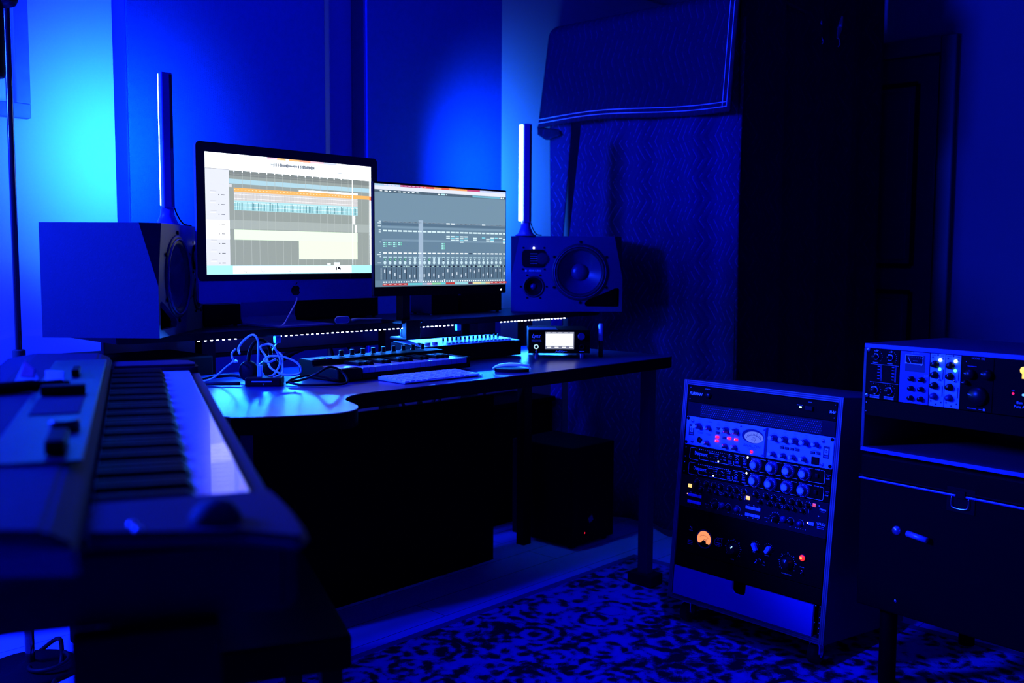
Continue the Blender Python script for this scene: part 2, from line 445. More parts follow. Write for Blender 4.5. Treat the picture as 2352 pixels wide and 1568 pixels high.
def fn_front(u, v):
    z = .03+2.0*v; yl = 2.752+min(.055, max(0, 1.68-z)*.11); y = yl-(yl-1.965)*u
    k = 1-.25*v
    return (BX+.018*math.sin(u*15+.4)*k+.010*math.sin(u*37+v*2)*k+.006*math.sin(v*9+u*5), y, z)
o = MB().grid(110, 60, fn_front, bl_front).build('hanging_blanket'); thicken(o)
tag(o, 'dark blue zigzag quilted moving blanket hanging behind the right loudspeaker', 'blanket', 'moving blankets of the corner booth')
def fn_sl(u, v):
    return (BX+.012*math.sin(u*5), 2.885-.085*u-.03*(1-v)*u, .03+1.95*v)
def fn_strip(u, v):
    z = .03+1.95*v; e = min(.055, max(0, 1.68-z)*.11)
    return (BX-.01+.02*u+.01*math.sin(v*5), 2.895+(2.79+e-2.895)*u, z)
o = MB().grid(8, 30, fn_strip, bl_front).build('hanging_blanket'); thicken(o)
tag(o, 'narrow strip of quilted blanket hanging left of the black gap in the booth', 'blanket', 'moving blankets of the corner booth')
def fn_side(u, v):
    return (BX+.005+(XR-.05-BX)*u, 1.955+.022*math.sin(u*24+.6)+.012*math.sin(u*51+v), .03+(2.13+.20*min(1, u*1.5))*v)
o = MB().grid(90, 40, fn_side, bl_side).build('hanging_blanket'); thicken(o)
tag(o, 'nearly black blanket closing the side of the corner booth, facing the door', 'blanket', 'moving blankets of the corner booth')
# folded flap over the top with a stitched hem
def fn_flap(u, v):
    # u 0 left .. 1 right ; v 0 hem .. 1 over the top
    ytop = 2.86-(2.86-1.945)*u; yb = 2.925-(2.925-1.965)*u
    if v < .8:
        k = v/.8; z = 1.685+.445*k+.014*math.sin(u*4.5+.5)*(1-k)
        r = max(0, (k-.86)/.14)
        return (3.30+.012*math.sin(u*9+1)*(1-k)-.012*(1-k)+.045*r*r, yb+(ytop-yb)*k, z-.012*r*r)
    k = (v-.8)/.2
    return (3.345+.55*k, ytop, 2.118+.012*math.sin(k*PI))
flap = MB().grid(60, 50, fn_flap, bl_flap).build('hanging_blanket'); thicken(flap, .01)
tag(flap, 'quilted blanket flap with stitched hem folded over the top of the booth', 'blanket', 'moving blankets of the corner booth')
m = MB()
def hem(off):
    pts = []
    for i in range(31):
        p = fn_flap(i/30*.985, off); pts.append((p[0]-.0065, p[1], p[2]))
    return pts
for off in (.035, .065): m.tube(hem(off), .0016, thread, 5, 2)
for off in (.965, .985):
    pts = [fn_flap(off, .03+.72*j/20) for j in range(21)]
    m.tube([(p[0]-.0065, p[1], p[2]) for p in pts], .0014, thread, 5, 2)
m.build('hem_stitching', flap)
m = MB().grid(6, 6, lambda u, v: (3.292+.04*u+.02*v, 2.925-.10*u+.02*v, 1.70-.055*(1-abs(u-.4))*(1-v)-.02*u), bl_flap)
o = m.build('drooping_corner', flap); thicken(o)
# bright clamps on the side blanket
clips = thing('spring_clamp', 'shiny spring clamp at the top of the dark booth side, left of the pair', 'clamp', (3.90, 1.93, 2.08), group='clamps gripping the booth side blanket')
def clamp(t):
    MB().prism([(-.02, 0), (-.006, .05), (.006, .05), (.022, .0), (.006, -.045), (-.004, -.045)], -.006, .006, chrome, bev=.0015).build('jaw', t)
    MB().lathe([(.004, 0), (.009, .0), (.009, .012), (.004, .012)], (0, -.012, .01), (0, 1, 0), chrome, 14).build('spring', t)
    MB().tube([(.0, -.008, -.04), (.014, -.012, -.062), (.004, -.012, -.075)], .0025, chrome).build('lever', t)
clamp(clips)
clips2 = thing('spring_clamp', 'shiny spring clamp at the top of the dark booth side, right of the pair', 'clamp', (4.08, 1.93, 2.10), rx=.2, group='clamps gripping the booth side blanket')
clamp(clips2)

# ------------------------------------------------------------------ desk
SH_T, SH_B = .922, .903
desk = thing('studio_desk', 'wide black studio desk with curved ribbed top and raised rear shelf', 'desk', (2.16, 2.2, 0))
def dl(x, y): return (x-2.16, y-2.2)
edge = [(1.16, 2.50), (1.16, 2.05), (1.085, 1.86), (1.085, 1.80), (1.133, 1.763), (1.209, 1.718), (1.278, 1.693), (1.331, 1.706), (1.367, 1.742), (1.387, 1.787), (1.405, 1.836), (1.445, 1.876), (1.50, 1.897), (1.569, 1.898),
        (1.892, 1.887), (2.27, 1.880), (2.80, 1.885), (2.825, 1.895), (2.835, 1.92), (2.84, 2.50)]
def smooth2(P, n=5):
    out = []
    for i in range(len(P)-1):
        p0, p1, p2, p3 = [Vector(P[k]) for k in (max(i-1, 0), i, i+1, min(i+2, len(P)-1))]
        for k in range(n):
            q = k/n; out.append(tuple(.5*((2*p1)+(p2-p0)*q+(2*p0-5*p1+4*p2-p3)*q*q+(3*p1-p0-3*p2+p3)*q**3)))
    return out+[tuple(P[-1])]
edge = edge[:3]+smooth2(edge[3:16])+edge[16:]
m = MB().prism([dl(*p) for p in edge], .798, .80, desk_m, 'XY'); m.build('desktop', desk)
m = MB().prism([dl(*p) for p in edge], .762, .7978, case_m, 'XY'); m.build('desktop_core', desk)
SF = 2.44
m = MB().prism([dl(*p) for p in [(1.16, SF+.02), (1.19, SF), (3.10, SF), (3.16, SF+.03), (3.30, 2.82), (1.17, 2.84)]], SH_B, SH_T, blackm, 'XY', bev=.002); m.build('raised_shelf', desk)
for (x, y) in ((1.50, 2.62), (2.60, 2.64), (2.86, 2.60)):
    MB().box(x-2.16-.022, x-2.16+.022, y-2.2-.02, y-2.2+.02, .0, SH_B, black, .003).build('rear_post', desk)
MB().box(1.25-2.16, 2.83-2.16, 2.73-2.2, 2.75-2.2, .832, .893, piano_p, .003).build('cable_tray', desk)
MB().box(1.25-2.16, 2.83-2.16, 2.71-2.2, 2.76-2.2, .822, .834, black, .003).build('rear_rail', desk)
for (x, y) in ((2.775, 1.955), (1.22, 1.98)):
    MB().box(x-2.16-.019, x-2.16+.019, y-2.2-.019, y-2.2+.019, .0115, .762, lam, .003).build('front_leg', desk)
    MB().box(x-2.16-.035, x-2.16+.035, y-2.2-.05, y-2.2+.05, .0115, .05, blackm, .004).build('leg_foot', desk)
MB().box(2.16-2.16, 2.20-2.16+.02, 2.60-2.2, 2.64-2.2, .0, .902, black, .003).build('rear_leg', desk)

MB().box(1.52-2.16, 2.60-2.16, 2.515-2.2, 2.53-2.2, .012, .63, case_m, .002).build('rear_light_stop', desk)  # added panel, blocks lamp light coming through behind the desk
MB().box(1.19-2.16, 1.205-2.16, 1.96-2.2, 2.47-2.2, .012, .762, case_m, .002).build('side_light_stop', desk)  # added panel, stops lamp light entering at the desk's left end

# LED strip under the shelf
strip = thing('led_strip', 'row of bright led dots on tape under the front of the shelf', 'led strip', (2.16, SF+.008, SH_B))
MB().box(-.78, .78, .0, .009, -.0025, 0, black).build('tape', strip)
ld = MB().box(-.0029, .0029, -.0022, .0022, -.0038, -.0015, led_w, .0008).build('led', strip, (-.775, .0045, -.0012))
x = -.755
n_led = 1
while x < .77:
    if abs(x-.283) > .113 and not -.66 < x < -.535:
        rep(ld, (x, .0045, -.0012), strip); n_led += 1
    x += .0185
for x, lb in ((1.623, 'small blue lit plastic clip under the shelf left of the computer keyboard'), (2.341, 'small blue lit plastic clip under the shelf below the smaller monitor')):
    t = thing('cable_clip', lb, 'cable clip', (x, SF-.002, SH_B-.0005), group='clips holding the led strip')
    MB().box(-.0095, .0095, -.008, .004, -.021, 0, strip_tape, .002).build('clip_body', t)
    MB().box(-.003, .003, -.0095, -.0079, -.014, -.007, alu).build('clip_latch', t)

# ------------------------------------------------------------------ loudspeakers
def loudspeaker(loc, rz, label, mirror):
    t = thing('loudspeaker', label, 'loudspeaker', loc, rz, group='three-way studio loudspeakers lying on their sides')
    s = -1 if mirror else 1          # s=1: woofer on local +x
    W, D, Hh = .215, .30, .290
    # cabinet with tapering corner facets at the front
    b = bmesh.new(); m = MB()
    pts = {'fbl': (-W, 0, 0), 'fbr': (W, 0, 0), 'frm': (W, 0, .13), 'frt': (W-.032, 0, Hh), 'flt': (-W+.032, 0, Hh), 'flm': (-W, 0, .13),
           'srt': (W, .045, Hh), 'slt': (-W, .045, Hh), 'bbl': (-W+.02, D, 0), 'bbr': (W-.02, D, 0), 'btr': (W-.02, D, Hh), 'btl': (-W+.02, D, Hh)}
    V = {k: b.verts.new(v) for k, v in pts.items()}
    for q in (['frm', 'srt', 'frt'], ['flm', 'flt', 'slt'], ['fbr', 'bbr', 'btr', 'srt', 'frm'], ['fbl', 'flm', 'slt', 'btl', 'bbl'],
              ['flt', 'frt', 'srt', 'btr', 'btl', 'slt'], ['bbl', 'btl', 'btr', 'bbr'], ['fbl', 'bbl', 'bbr', 'fbr']):
        b.faces.new([V[k] for k in q])
    bmesh.ops.recalc_face_normals(b, faces=list(b.faces))
    m.merge(b, spk_side); m.build('cabinet', t)
    cx, cz = s*.052, .152
    mx_, mz = -s*.128, .096
    pp = [(s*.205, .022), (s*.205, .088), (s*.198, .092), (s*.185, .090), (s*.082, .045), (s*.070, .034), (s*.072, .024), (s*.080, .020), (s*.198, .019)]
    b = bmesh.new(); E_ = []; holes = []
    def loop(P):
        vs = [b.verts.new((x, 0, z)) for x, z in P]
        return [b.edges.new((vs[i], vs[(i+1) % len(vs)])) for i in range(len(vs))]
    E_ += loop([(-W, 0), (W, 0), (W, .13), (W-.032, Hh), (-W+.032, Hh), (-W, .13)])
    for (x, z, r, n_) in ((cx, cz, .098, 56), (mx_, mz, .036, 32)):
        h_ = loop([(x+r*math.cos(2*PI*i/n_), z+r*math.sin(2*PI*i/n_)) for i in range(n_)]); E_ += h_; holes += h_
    h_ = loop(pp); E_ += h_; holes += h_
    bmesh.ops.triangle_fill(b, use_beauty=True, use_dissolve=False, edges=E_)
    def inside(p):
        if math.hypot(p.x-cx, p.z-cz) < .095 or math.hypot(p.x-mx_, p.z-mz) < .034: return True
        c_ = False
        for i in range(len(pp)):
            (x1, z1), (x2, z2) = pp[i], pp[i-1]
            if (z1 > p.z) != (z2 > p.z) and p.x < (x2-x1)*(p.z-z1)/(z2-z1)+x1: c_ = not c_
        return c_
    bad = [f for f in b.faces if inside(f.calc_center_median())]
    if bad: bmesh.ops.delete(b, geom=bad, context='FACES_ONLY')
    for f in b.faces:
        if f.normal.y > 0: f.normal_flip()
    r_ = bmesh.ops.extrude_edge_only(b, edges=[e for e in holes if e.is_valid])
    bmesh.ops.translate(b, verts=[v for v in r_['geom'] if isinstance(v, bmesh.types.BMVert)], vec=(0, .016, 0))
    MB().merge(b, spk_front).build('baffle', t)
    w = MB().lathe([(.110, 0), (.110, .0025), (.104, .004), (.0985, .003), (.0975, -.004)], (cx, -.0004, cz), (0, -1, 0), cone_d, 56); w.build('woofer_gasket', t)
    w = MB().lathe([(.0985, -.004), (.096, .0035), (.091, .0055), (.086, .002), (.083, -.006)], (cx, 0, cz), (0, -1, 0), cone_d, 56); w.build('woofer_surround', t)
    w = MB().lathe([(.083, -.006), (.065, -.020), (.048, -.032), (.033, -.042)], (cx, 0, cz), (0, -1, 0), cone_m, 56)
    w.lathe([(.033, -.042), (.031, -.034), (.024, -.027), (.013, -.023), (0, -.022)], (cx, 0, cz), (0, -1, 0), cone_m, 40); w.build('woofer_cone', t)
    w = MB().lathe([(.1005, .0), (.1000, .0075), (.0985, .0075), (.0980, .002)], (cx, -.001, cz), (0, -1, 0), trim_ring, 56); w.build('woofer_trim_ring', t)
    sc = MB().lathe([(.0055, 0), (.0055, .002), (.003, .003), (0, .003)], (0, 0, 0), (0, -1, 0), black, 12)
    sc0 = None
    for i in range(6):
        a = PI/2+i*PI/3
        p = (cx+.1165*math.cos(a), -.0015, cz+.1165*math.sin(a))
        if sc0 is None: sc0 = sc.build('screw', t, p)
        else: rep(sc0, p, t)
    # ribbon tweeter
    tx, tz = -s*.128, .204
    q = MB().prism([(tx-.044, tz-.026), (tx-.036, tz-.034), (tx+.036, tz-.034), (tx+.044, tz-.026), (tx+.046, tz), (tx+.044, tz+.026), (tx+.036, tz+.034), (tx-.036, tz+.034), (tx-.044, tz+.026), (tx-.046, tz)], -.006, -.0, black, bev=.002)
    q.build('tweeter_horn', t)
    q = MB()
    for i in range(5): q.box(tx-.014, tx+.014, -.0085, -.006, tz-.020+i*.0092, tz-.020+i*.0092+.0022, gold, .0006)
    q.build('tweeter_ribbon', t)
    q = MB().lathe([(0, .002), (.008, .004), (.022, .001)], (tx+s*.032, -.0055, tz), (0, -1, 0), spk_side, 20); q.build('horn_lobe', t)
    for (dx, dz) in ((-.040, .041), (.040, .041), (-.042, -.041), (.042, -.041)):
        rep(sc0, (tx+dx, -.0012, tz+dz), t).scale = (.7, .7, .7)
    MB().lathe([(.003, 0), (.003, .0015), (0, .002)], (tx, -.001, tz+.040), (0, -1, 0), led_w, 12).build('power_led', t)
    q = MB().text('ADAM AUDIO', tx+.005, tz-.050, .0062, -.0012, white_ink, 'C', bold=.004, sx=.85)
    q.ring(tx-.030, tz-.0475, .0018, .0034, -.0012, white_ink, 12); q.build('maker_lettering', t)
    # midrange
    q = MB().lathe([(.042, 0), (.042, .002), (.039, .0035), (.036, .004), (.0345, -.001)], (mx_, -.0005, mz), (0, -1, 0), cone_d, 36); q.build('midrange_gasket', t)
    q = MB().lathe([(.034, .001), (.030, .002), (.026, -.004), (.012, -.016)], (mx_, 0, mz), (0, -1, 0), black, 30)
    q.lathe([(.012, -.016), (.009, -.009), (0, -.006)], (mx_, 0, mz), (0, -1, 0), cone_m, 20); q.build('midrange_cone', t)
    for i in range(6):
        a = i*PI/3; rep(sc0, (mx_+.050*math.cos(a), -.0012, mz+.050*math.sin(a)), t).scale = (.7, .7, .7)
    # port
    MB().prism(pp, .075, .09, box_int).build('bass_port', t)
    return t
SPL = loudspeaker((1.256+.0, 2.633, SH_T), PI/2-.82, 'large dark blue loudspeaker on its side at the left end of the desk shelf', True)
SPR = loudspeaker((.0, 0, SH_T), 0, 'large dark blue loudspeaker on its side at the right end of the desk shelf', False)
# room positions of the front-face centres
def room(x, y): ct, st = math.cos(.82), math.sin(.82); return (x*ct+y*st, -x*st+y*ct)
a = PI/2-.82+.03
SPL.location = (1.3765, 2.513, SH_T); SPL.rotation_euler = (0, 0, a)
fx, fy = room(-.894, 2.5+.215); SPL.location = (fx, fy, SH_T)
fx, fy = room(.210, 3.85); SPR.location = (fx, fy, SH_T); SPR.rotation_euler = (0, 0, -.82+.02)

# ------------------------------------------------------------------ light bars
BAR_W, BAR_SPREAD = 9.0, 1.9
def light_bar(loc, rz, label, off=(-.001, .001)):
    t = thing('light_bar', label, 'light bar', loc, rz, group='upright led light bars on the loudspeakers')
    MB().lathe([(0, 0), (.040, 0), (.040, .003), (.030, .008), (.020, .030), (.017, .055), (0, .055)], (0, 0, 0), (0, 0, 1), bar_body, 28).build('base', t)
    m = MB().box(-.0155, .0155, -.020, .006, .05, .425, bar_body, .003); m.build('housing', t)
    MB().cyl((off[0], .006+off[1], .058), (0, 0, 1), .0148, .364, bar_glow, seg=24).build('diffuser', t)
    l = bpy.data.lights.new('light_bar_leds', 'AREA'); l.shape = 'RECTANGLE'; l.size = .022; l.size_y = .36; l.energy = BAR_W; l.color = (.005, .18, 1.0); l.spread = BAR_SPREAD
    o = bpy.data.objects.new('light_bar_leds', l); COL.objects.link(o); o.parent = t; o.location = (0, .0265, .24); o.rotation_euler = (PI/2, 0, 0)
    MB().box(.006, .0145, -.0215, -.0195, .055, .42, blackg, .0008).build('front_groove', t)
    MB().tube([(.018, 0, .06), (.03, .0, .03), (.05, .01, .008), (.08, .03, .004)], .0022, cable_b).build('power_lead', t)
    return t
light_bar((1.405, 2.645, SH_T+.2905), -.14, 'slim upright light bar on top of the left loudspeaker')
light_bar((2.86, 2.60, SH_T+.2905), -.42, 'slim upright light bar glowing white on top of the right loudspeaker', (-.0092, .0039))

# ------------------------------------------------------------------ all in one computer
def ui(m, y, rects, cache):
    for (x0, x1, z0, z1, c) in rects:
        if c not in cache: cache[c] = glow('screen_%d_%d_%d' % c[:3], c[:3], c[3] if len(c) > 3 else 1.0)
        m.rect(min(x0, x1)/1000, max(x0, x1)/1000, min(z0, z1)/1000, max(z0, z1)/1000, y, cache[c])
SC = {}
t = thing('desktop_computer', 'big silver all-in-one computer with black bezel showing a bright timeline', 'computer', (1.735, 2.504, 1.246), .0371)
Wd, Ht = .325, .195
m = MB()
rr = .016
def rrect(x0, x1, z0, z1, r, n=5):
    P = []
    for cx, cz, a0 in ((x1-r, z1-r, 0), (x0+r, z1-r, PI/2), (x0+r, z0+r, PI), (x1-r, z0+r, 1.5*PI)):
        for i in range(n+1): P.append((cx+r*math.cos(a0+i*PI/2/n), cz+r*math.sin(a0+i*PI/2/n)))
    return P
m.prism(rrect(-Wd, Wd, -.248, Ht, .014), .0025, .012, alu2); m.build('rear_shell', t)
m = MB().prism(rrect(-.26, .26, -.2, .15, .05), .012, .04, alu2, bev=.008); m.build('rear_bulge', t)
m = MB().prism(rrect(-Wd, Wd, -.186, Ht, .013), .0004, .0024, blackg); m.build('glass_bezel', t)
m = MB().prism(rrect(-Wd, Wd, -.2475, -.1865, .008), -.0002, .0024, alu2); m.build('chin', t)
m = MB()
# logo on the chin: round fruit outline with bite and leaf
P = []
for i in range(40):
    a_ = 2*PI*i/40; r_ = .0155*(1-.10*math.cos(2*a_+PI)*.6)
    xx, zz = r_*math.cos(a_), r_*math.sin(a_)*1.05
    if abs(xx) < .006 and zz > 0: zz -= .0025*(1-abs(xx)/.006)
    if abs(xx) < .005 and zz < 0: zz += .0012
    if (xx-.0195)**2+(zz-.001)**2 < .0075**2:
        dx_, dz_ = xx-.0195, zz-.001; L_ = math.hypot(dx_, dz_); xx = .0195+dx_/L_*.0075*-1 if dx_ > 0 else .0195+dx_/L_*.0075; zz = .001+dz_/L_*.0075
    P.append((xx, zz-.218))
k = m.mi(blackg); vv = [m.bm.verts.new((p[0], -.0006, p[1])) for p in P]; cc = m.bm.verts.new((-.002, -.0006, -.218))
for i in range(40):
    f = m.bm.faces.new((cc, vv[i], vv[(i+1) % 40])); f.material_index = k
f = m.bm.faces.new([m.bm.verts.new((x_, -.0006, z_-.218)) for x_, z_ in ((0, .0165), (.001, .021), (.005, .0245), (.0065, .025), (.005, .020), (.003, .0175))]); f.material_index = k
m.build('logo', t)
W_ = (232, 246, 255, 3.0); LG = (222, 226, 236, 1.2); G1 = (160, 171, 168); G2 = (178, 190, 188); G3 = (138, 147, 146); GL = (190, 200, 198)
R = [[(-298, 298, -168, 168, W_)],
     [(-298, -223, -143, 125, LG), (-223, 291, -143, 123, G1), (213.5, 298, 122.8, 168, (250, 252, 255, 3.0))],
     [(-298, -223, -70, -17, (245, 246, 252, 2.2)), (-223, 291, 108, 123, G3), (-223, 291, -40, -15, G2), (-223, 291, 86, 99, (186, 226, 242, 1)),
      (-298, 298, -168, -143, (165, 228, 245, 1.3))] + [(-207+27.4*i, -205.6+27.4*i, -143, 123, GL) for i in range(19)],
     [(-298, -223, 123, 125, (190, 192, 200)), (-208, 298, 64, 75, (255, 188, 105, 1.1)), (16, 242, 76, 81, W_), (-208, 242, 39.5, 64, (228, 226, 226, 1.0)), (-208, 242, 12.3, 39.5, (180, 232, 240, 1.1)),
      (-208.5, 241, -70.4, -42, (226, 252, 222, 1.25)), (14, 240.5, -125, -70.4, (232, 252, 222, 1.2)), (-215, 215, -166, -144.5, (240, 250, 255, 2.4)),
      (224, 231.5, -15, 11, W_), (231.5, 238, -40, -17, W_), (220, 221.6, -143, 122, W_), (-223, -214, 76, 84, (230, 230, 235, 1.0)), (291, 298, 62, 75, (240, 90, 60, 1.0))]]
L4 = []
for i in range(8): L4 += [(-249, -238, 52-27*i, 54-27*i, (105, 110, 120)), (-258, -255, 51.5-27*i, 54-27*i, (120, 124, 132)), (-285, -266, 56-27*i, 58-27*i, (240, 240, 248, 1.2)), (-283, -264, 62-27*i, 63-27*i, (205, 207, 216))]
random.seed(3)
for i in range(110): L4.append((-208+4.08*i, -207.1+4.08*i, 40.5, 62+random.uniform(-3, 1), (196, 195, 200)))
for i in range(84):
    xx = -207+5.3*i+random.uniform(-1, 1); L4.append((xx, xx+random.choice((1.2, 1.8, 2.6)), 13.5, 30+random.uniform(0, 8), random.choice(((110, 170, 185), (150, 205, 215), (90, 145, 160)))))
for z in (57, 45, 33, 22): L4.append((-208, 242, z, z+.9, (250, 250, 255, 1.4)))
for i in range(75):
    xx = -82+2.1*i; hgt = 2.2 if 28 < i < 38 else random.choice((3.5, 4.8, 5.5)); 
    if i < 14 and i % 3: hgt = 1.0
    if 38 < i < 56 and i % 4 == 0: hgt = .9
    L4.append((xx, xx+1.9, 148-hgt, 148+hgt, (62, 66, 88)))
for i in range(36): L4.append((-208+12*i, -203+12*i, 69.4, 70.6, (255, 235, 200, 1.3)))
L4 += [(165, 181, 138, 139.6, (110, 112, 125)), (186, 190, 138, 139.6, (110, 112, 125)), (154, 158, -158, -149, (60, 62, 68)), (160, 168, -156, -148, (40, 42, 48)), (168, 173, -158, -151, (130, 132, 138)), (120, 132, -142, -137, W_), (146, 168, -143, -135, W_)]
for i in range(15): L4.append((-207+27.4*i-1.2, -207+27.4*i+1.8, 119, 122.5, W_))
for i in range(100): L4.append((-218+4.3*i, -216.6+4.3*i, 112.5, 113.3, (215, 220, 220)))
R.append(L4)
m = MB()
for i, L in enumerate(R): ui(m, -.0002-.0001*i, L, SC)
for xx in (-172, -114, -20): m.ring(xx/1000, -.155, .0062, .0074, -.0009, SC[(105, 110, 120)], 16, PI*.9, PI*2.1)
for a_, b_, c in ((-60, -30, (255, 200, 130, 1.2)), (-30, -18, (255, 240, 215, 1.6)), (-18, 20, (255, 190, 120, 1.1)), (20, 60, (250, 170, 140, 1.1)), (60, 110, (240, 200, 215, 1.2)), (-95, -60, (235, 200, 225, 1.2)), (110, 160, (205, 215, 240, 1.2))):
    ui(m, -.0003, [(a_, b_, 162.5, 168, c)], SC)
m.build('screen', t)
# aluminium stand
prof = [(-.055, -.3235), (.135, -.3235), (.155, -.317), (.150, -.25), (.10, -.10), (.055, .02), (.04, .02), (.085, -.10), (.135, -.25), (.138, -.300), (.128, -.3165), (-.055, -.3185)]
m = MB().prism(prof, -.10, .10, alu2, 'YZ', bev=.001); m.build('stand', t)
tC = t

# white charging cable and oval strap by the stand
o = MB().tube([(1.66, 2.47, SH_T+.004), (1.675, 2.475, .935), (1.70, 2.48, .966), (1.735, 2.50, 1.0), (1.75, 2.53, 1.03)], .0022, cable_w, sub=5).build('power_cable')
tag(o, 'short pale cable slanting down beside the silver computer stand', 'cable')

# ------------------------------------------------------------------ second monitor
t = thing('computer_monitor', 'thin black monitor on a clamped post showing a mixer window', 'monitor', (2.096, 2.242, 1.191), -.0333)
m = MB().prism(rrect(-.2675, .2675, -.176, .1545, .003), .0005, .013, black, bev=.001); m.build('housing', t)
MB().prism(rrect(-.16, .16, -.12, .10, .02), .013, .045, black, bev=.004).build('rear_cover', t)
B0 = (108, 138, 160); B1 = (92, 120, 142); B2 = (128, 158, 180); DK = (52, 68, 84); WH = (235, 248, 252, 1.25); HL = (168, 192, 216); CY = (140, 215, 235, 1.1)
R = [[(-264, 264, -148.5, 148.5, B0)],
     [(-264, 264, 42, 132, (122, 152, 172)), (-264, 264, 132, 143, (222, 228, 242, 1.15)), (-264, 264, 124, 132, DK), (-264, 264, 143, 148.5, (170, 205, 235, 1.1)), (-264, 264, -130, -86, B1),
      (-238, 264, 22, 28, B2), (-238, 264, -16, -10, B2), (-238, 264, 30, 38, B1)]]
L2 = [(-170, -90, 143, 148.5, (190, 70, 130, 1.0)), (-90, -40, 143, 148.5, (215, 80, 70, 1.1)), (-40, -10, 143, 148.5, (245, 170, 110, 1.1)), (-10, 20, 143, 148.5, (225, 95, 60, 1.1)), (20, 95, 143, 148.5, (245, 165, 95, 1.1)), (95, 150, 143, 148.5, (205, 80, 130, 1.0)),
      (150, 264, 143, 148.5, (185, 200, 240, 1.2)), (-101, -83, -138, 48, HL), (-12, 4, 126, 130.5, (190, 235, 240, 1.1)), (-24, -16, 127, 129.5, WH), (8, 12, 127, 129.5, WH),
      (118, 238, 125.5, 131, (120, 190, 215, 1.0)), (241, 246, 126, 130, WH), (250, 254, 126, 130, WH)]
for i in range(9): L2.append((-245+17*i, -236+17*i+random.uniform(-2, 3), 127, 129.4, WH))
for i in range(11): L2.append((-230+15*i, -220+15*i, 145, 147, (225, 205, 235, 1.2)))
px = 18.75
col_tags = [(200, 60, 50)]*5+[(110, 210, 220, 1)]*3+[HL]+[(225, 190, 205)]+[(150, 225, 170)]*2+[(110, 215, 225, 1)]+[(205, 65, 55)]*2+[(160, 225, 235)]*3+[(90, 60, 85)]+[(240, 230, 170, 1)]*2+[(190, 230, 200), (240, 200, 150, 1)]+[(205, 60, 50)]*4
sends = {0: 3, 1: 2, 2: 3, 3: 2, 12: 4}
blk = {13: 2, 14: 3, 15: 3, 16: 4, 17: 3, 19: -2, 21: 1, 22: -2, 23: 3, 24: 1, 25: 1, 26: -3}
for k in range(27):
    cx = -228+px*k; a_, b_ = cx-7, cx+8
    a_ = max(a_, -237); b_ = min(b_, 263)
    if b_ <= a_: continue
    bright = k in (13, 14, 21)
    L2 += [(a_, b_, 38.5, 42, WH if bright else (150, 172, 190)), (a_+1, b_-1, 39.2, 41.2, WH if bright else DK), (a_, b_, 12, 16.5, (215, 240, 245, 1.1))]
    if k < 8 or k > 12: pass
    for j in range(sends.get(k, 0)):
        z = -19-(5.2*j); L2 += [(a_, a_+8, z-3, z, (170, 240, 235, 1.1)), (a_+9.5, b_-1.5, z-3, z, (120, 215, 190, 1.0))]
    q = blk.get(k, 0)
    for j in range(abs(q)):
        z = 3.5-(5.6*j)-(3.5 if q < 0 else 0)-(2 if k > 20 else 0); L2.append((a_, b_, z-3.6, z, (215, 240, 246, 1.1) if (j+k) % 3 else (130, 215, 235, 1.1)))
    L2 += [(a_+1, b_-1, -52, -48.5, WH if k != 18 else DK), (a_+1, b_-1, -64.5, -61, (190, 225, 238, 1.0)), (a_, a_+6, -90.5, -88.5, (190, 225, 215)), (b_-6, b_, -91.5, -87.5, (30, 36, 46) if k % 4 else (190, 225, 225)),
           (cx+4, cx+6, -127, -94, (40, 50, 62)), (cx-5, cx-4.2, -127, -94, (60, 75, 92)), (a_+1, a_+5, -136.8, -133.2, WH), (b_-5, b_-1, -136.8, -133.2, WH),
           (cx-9, cx+9.6, -145, -139, col_tags[k]), (cx-5, cx+5, -143, -141, (245, 235, 235, 1.0) if k < 5 or k > 22 else col_tags[k])]
    hz = [-103, -106, -113, -119, -104, -118, -118, -117, -117, -115, -116, -120, -114, -103, -115, -112, -119, -115, -103, -107, -103, -118, -114, -119, -103, -103, -113][k]
    L2.append((cx-3.5, cx+1.5, hz-4.5, hz+4.5, (205, 220, 235, 1.0)))
    if k in (5, 6, 7, 12): L2.append((cx+2, cx+8, -132, -129.5, WH))
for z in (41, 36, 27, 16, 10, -19, -49, -55, -61, -79): L2.append((-252+random.uniform(-6, 6), -241, z-1.1, z+1.1, (215, 235, 245, 1.1)))
for i in range(14): L2.append((-244, -239, -95-2.4*i, -94.2-2.4*i, (190, 210, 225)))
R.append(L2)
m = MB()
for i, L in enumerate(R): ui(m, .0002-.0001*i, L, SC)
gl = glow('screen_knob', (200, 228, 238), 1.1)
g2 = glow('screen_note', (60, 150, 110), 1.0)
for k in range(27):
    cx = (-228+px*k)/1000
    if cx > .258: continue
    m.disc(cx, -.0785, .0052, -.0002, gl, 14)
    if k in (0, 1, 2, 3, 4, 9): m.disc(cx, -.069, .0035, -.0002, g2, 10); m.line(cx-.001, -.067, cx+.003, -.071, .0012, -.0003, gl)
    elif k in (6, 10, 11): m.rect(cx-.004, cx+.004, -.073, -.065, -.0002, gl)
    elif k == 12: m.disc(cx, -.069, .004, -.0002, SC[DK], 10); m.line(cx-.004, -.069, cx+.004, -.069, .001, -.0003, gl)
    else: m.disc(cx, -.069, .0027, -.0002, gl, 10)
m.build('screen', t)
MB().lathe([(.0022, 0), (0, .0008)], (.245, .0002, -.1655), (0, -1, 0), led_w, 10).build('power_led', t)
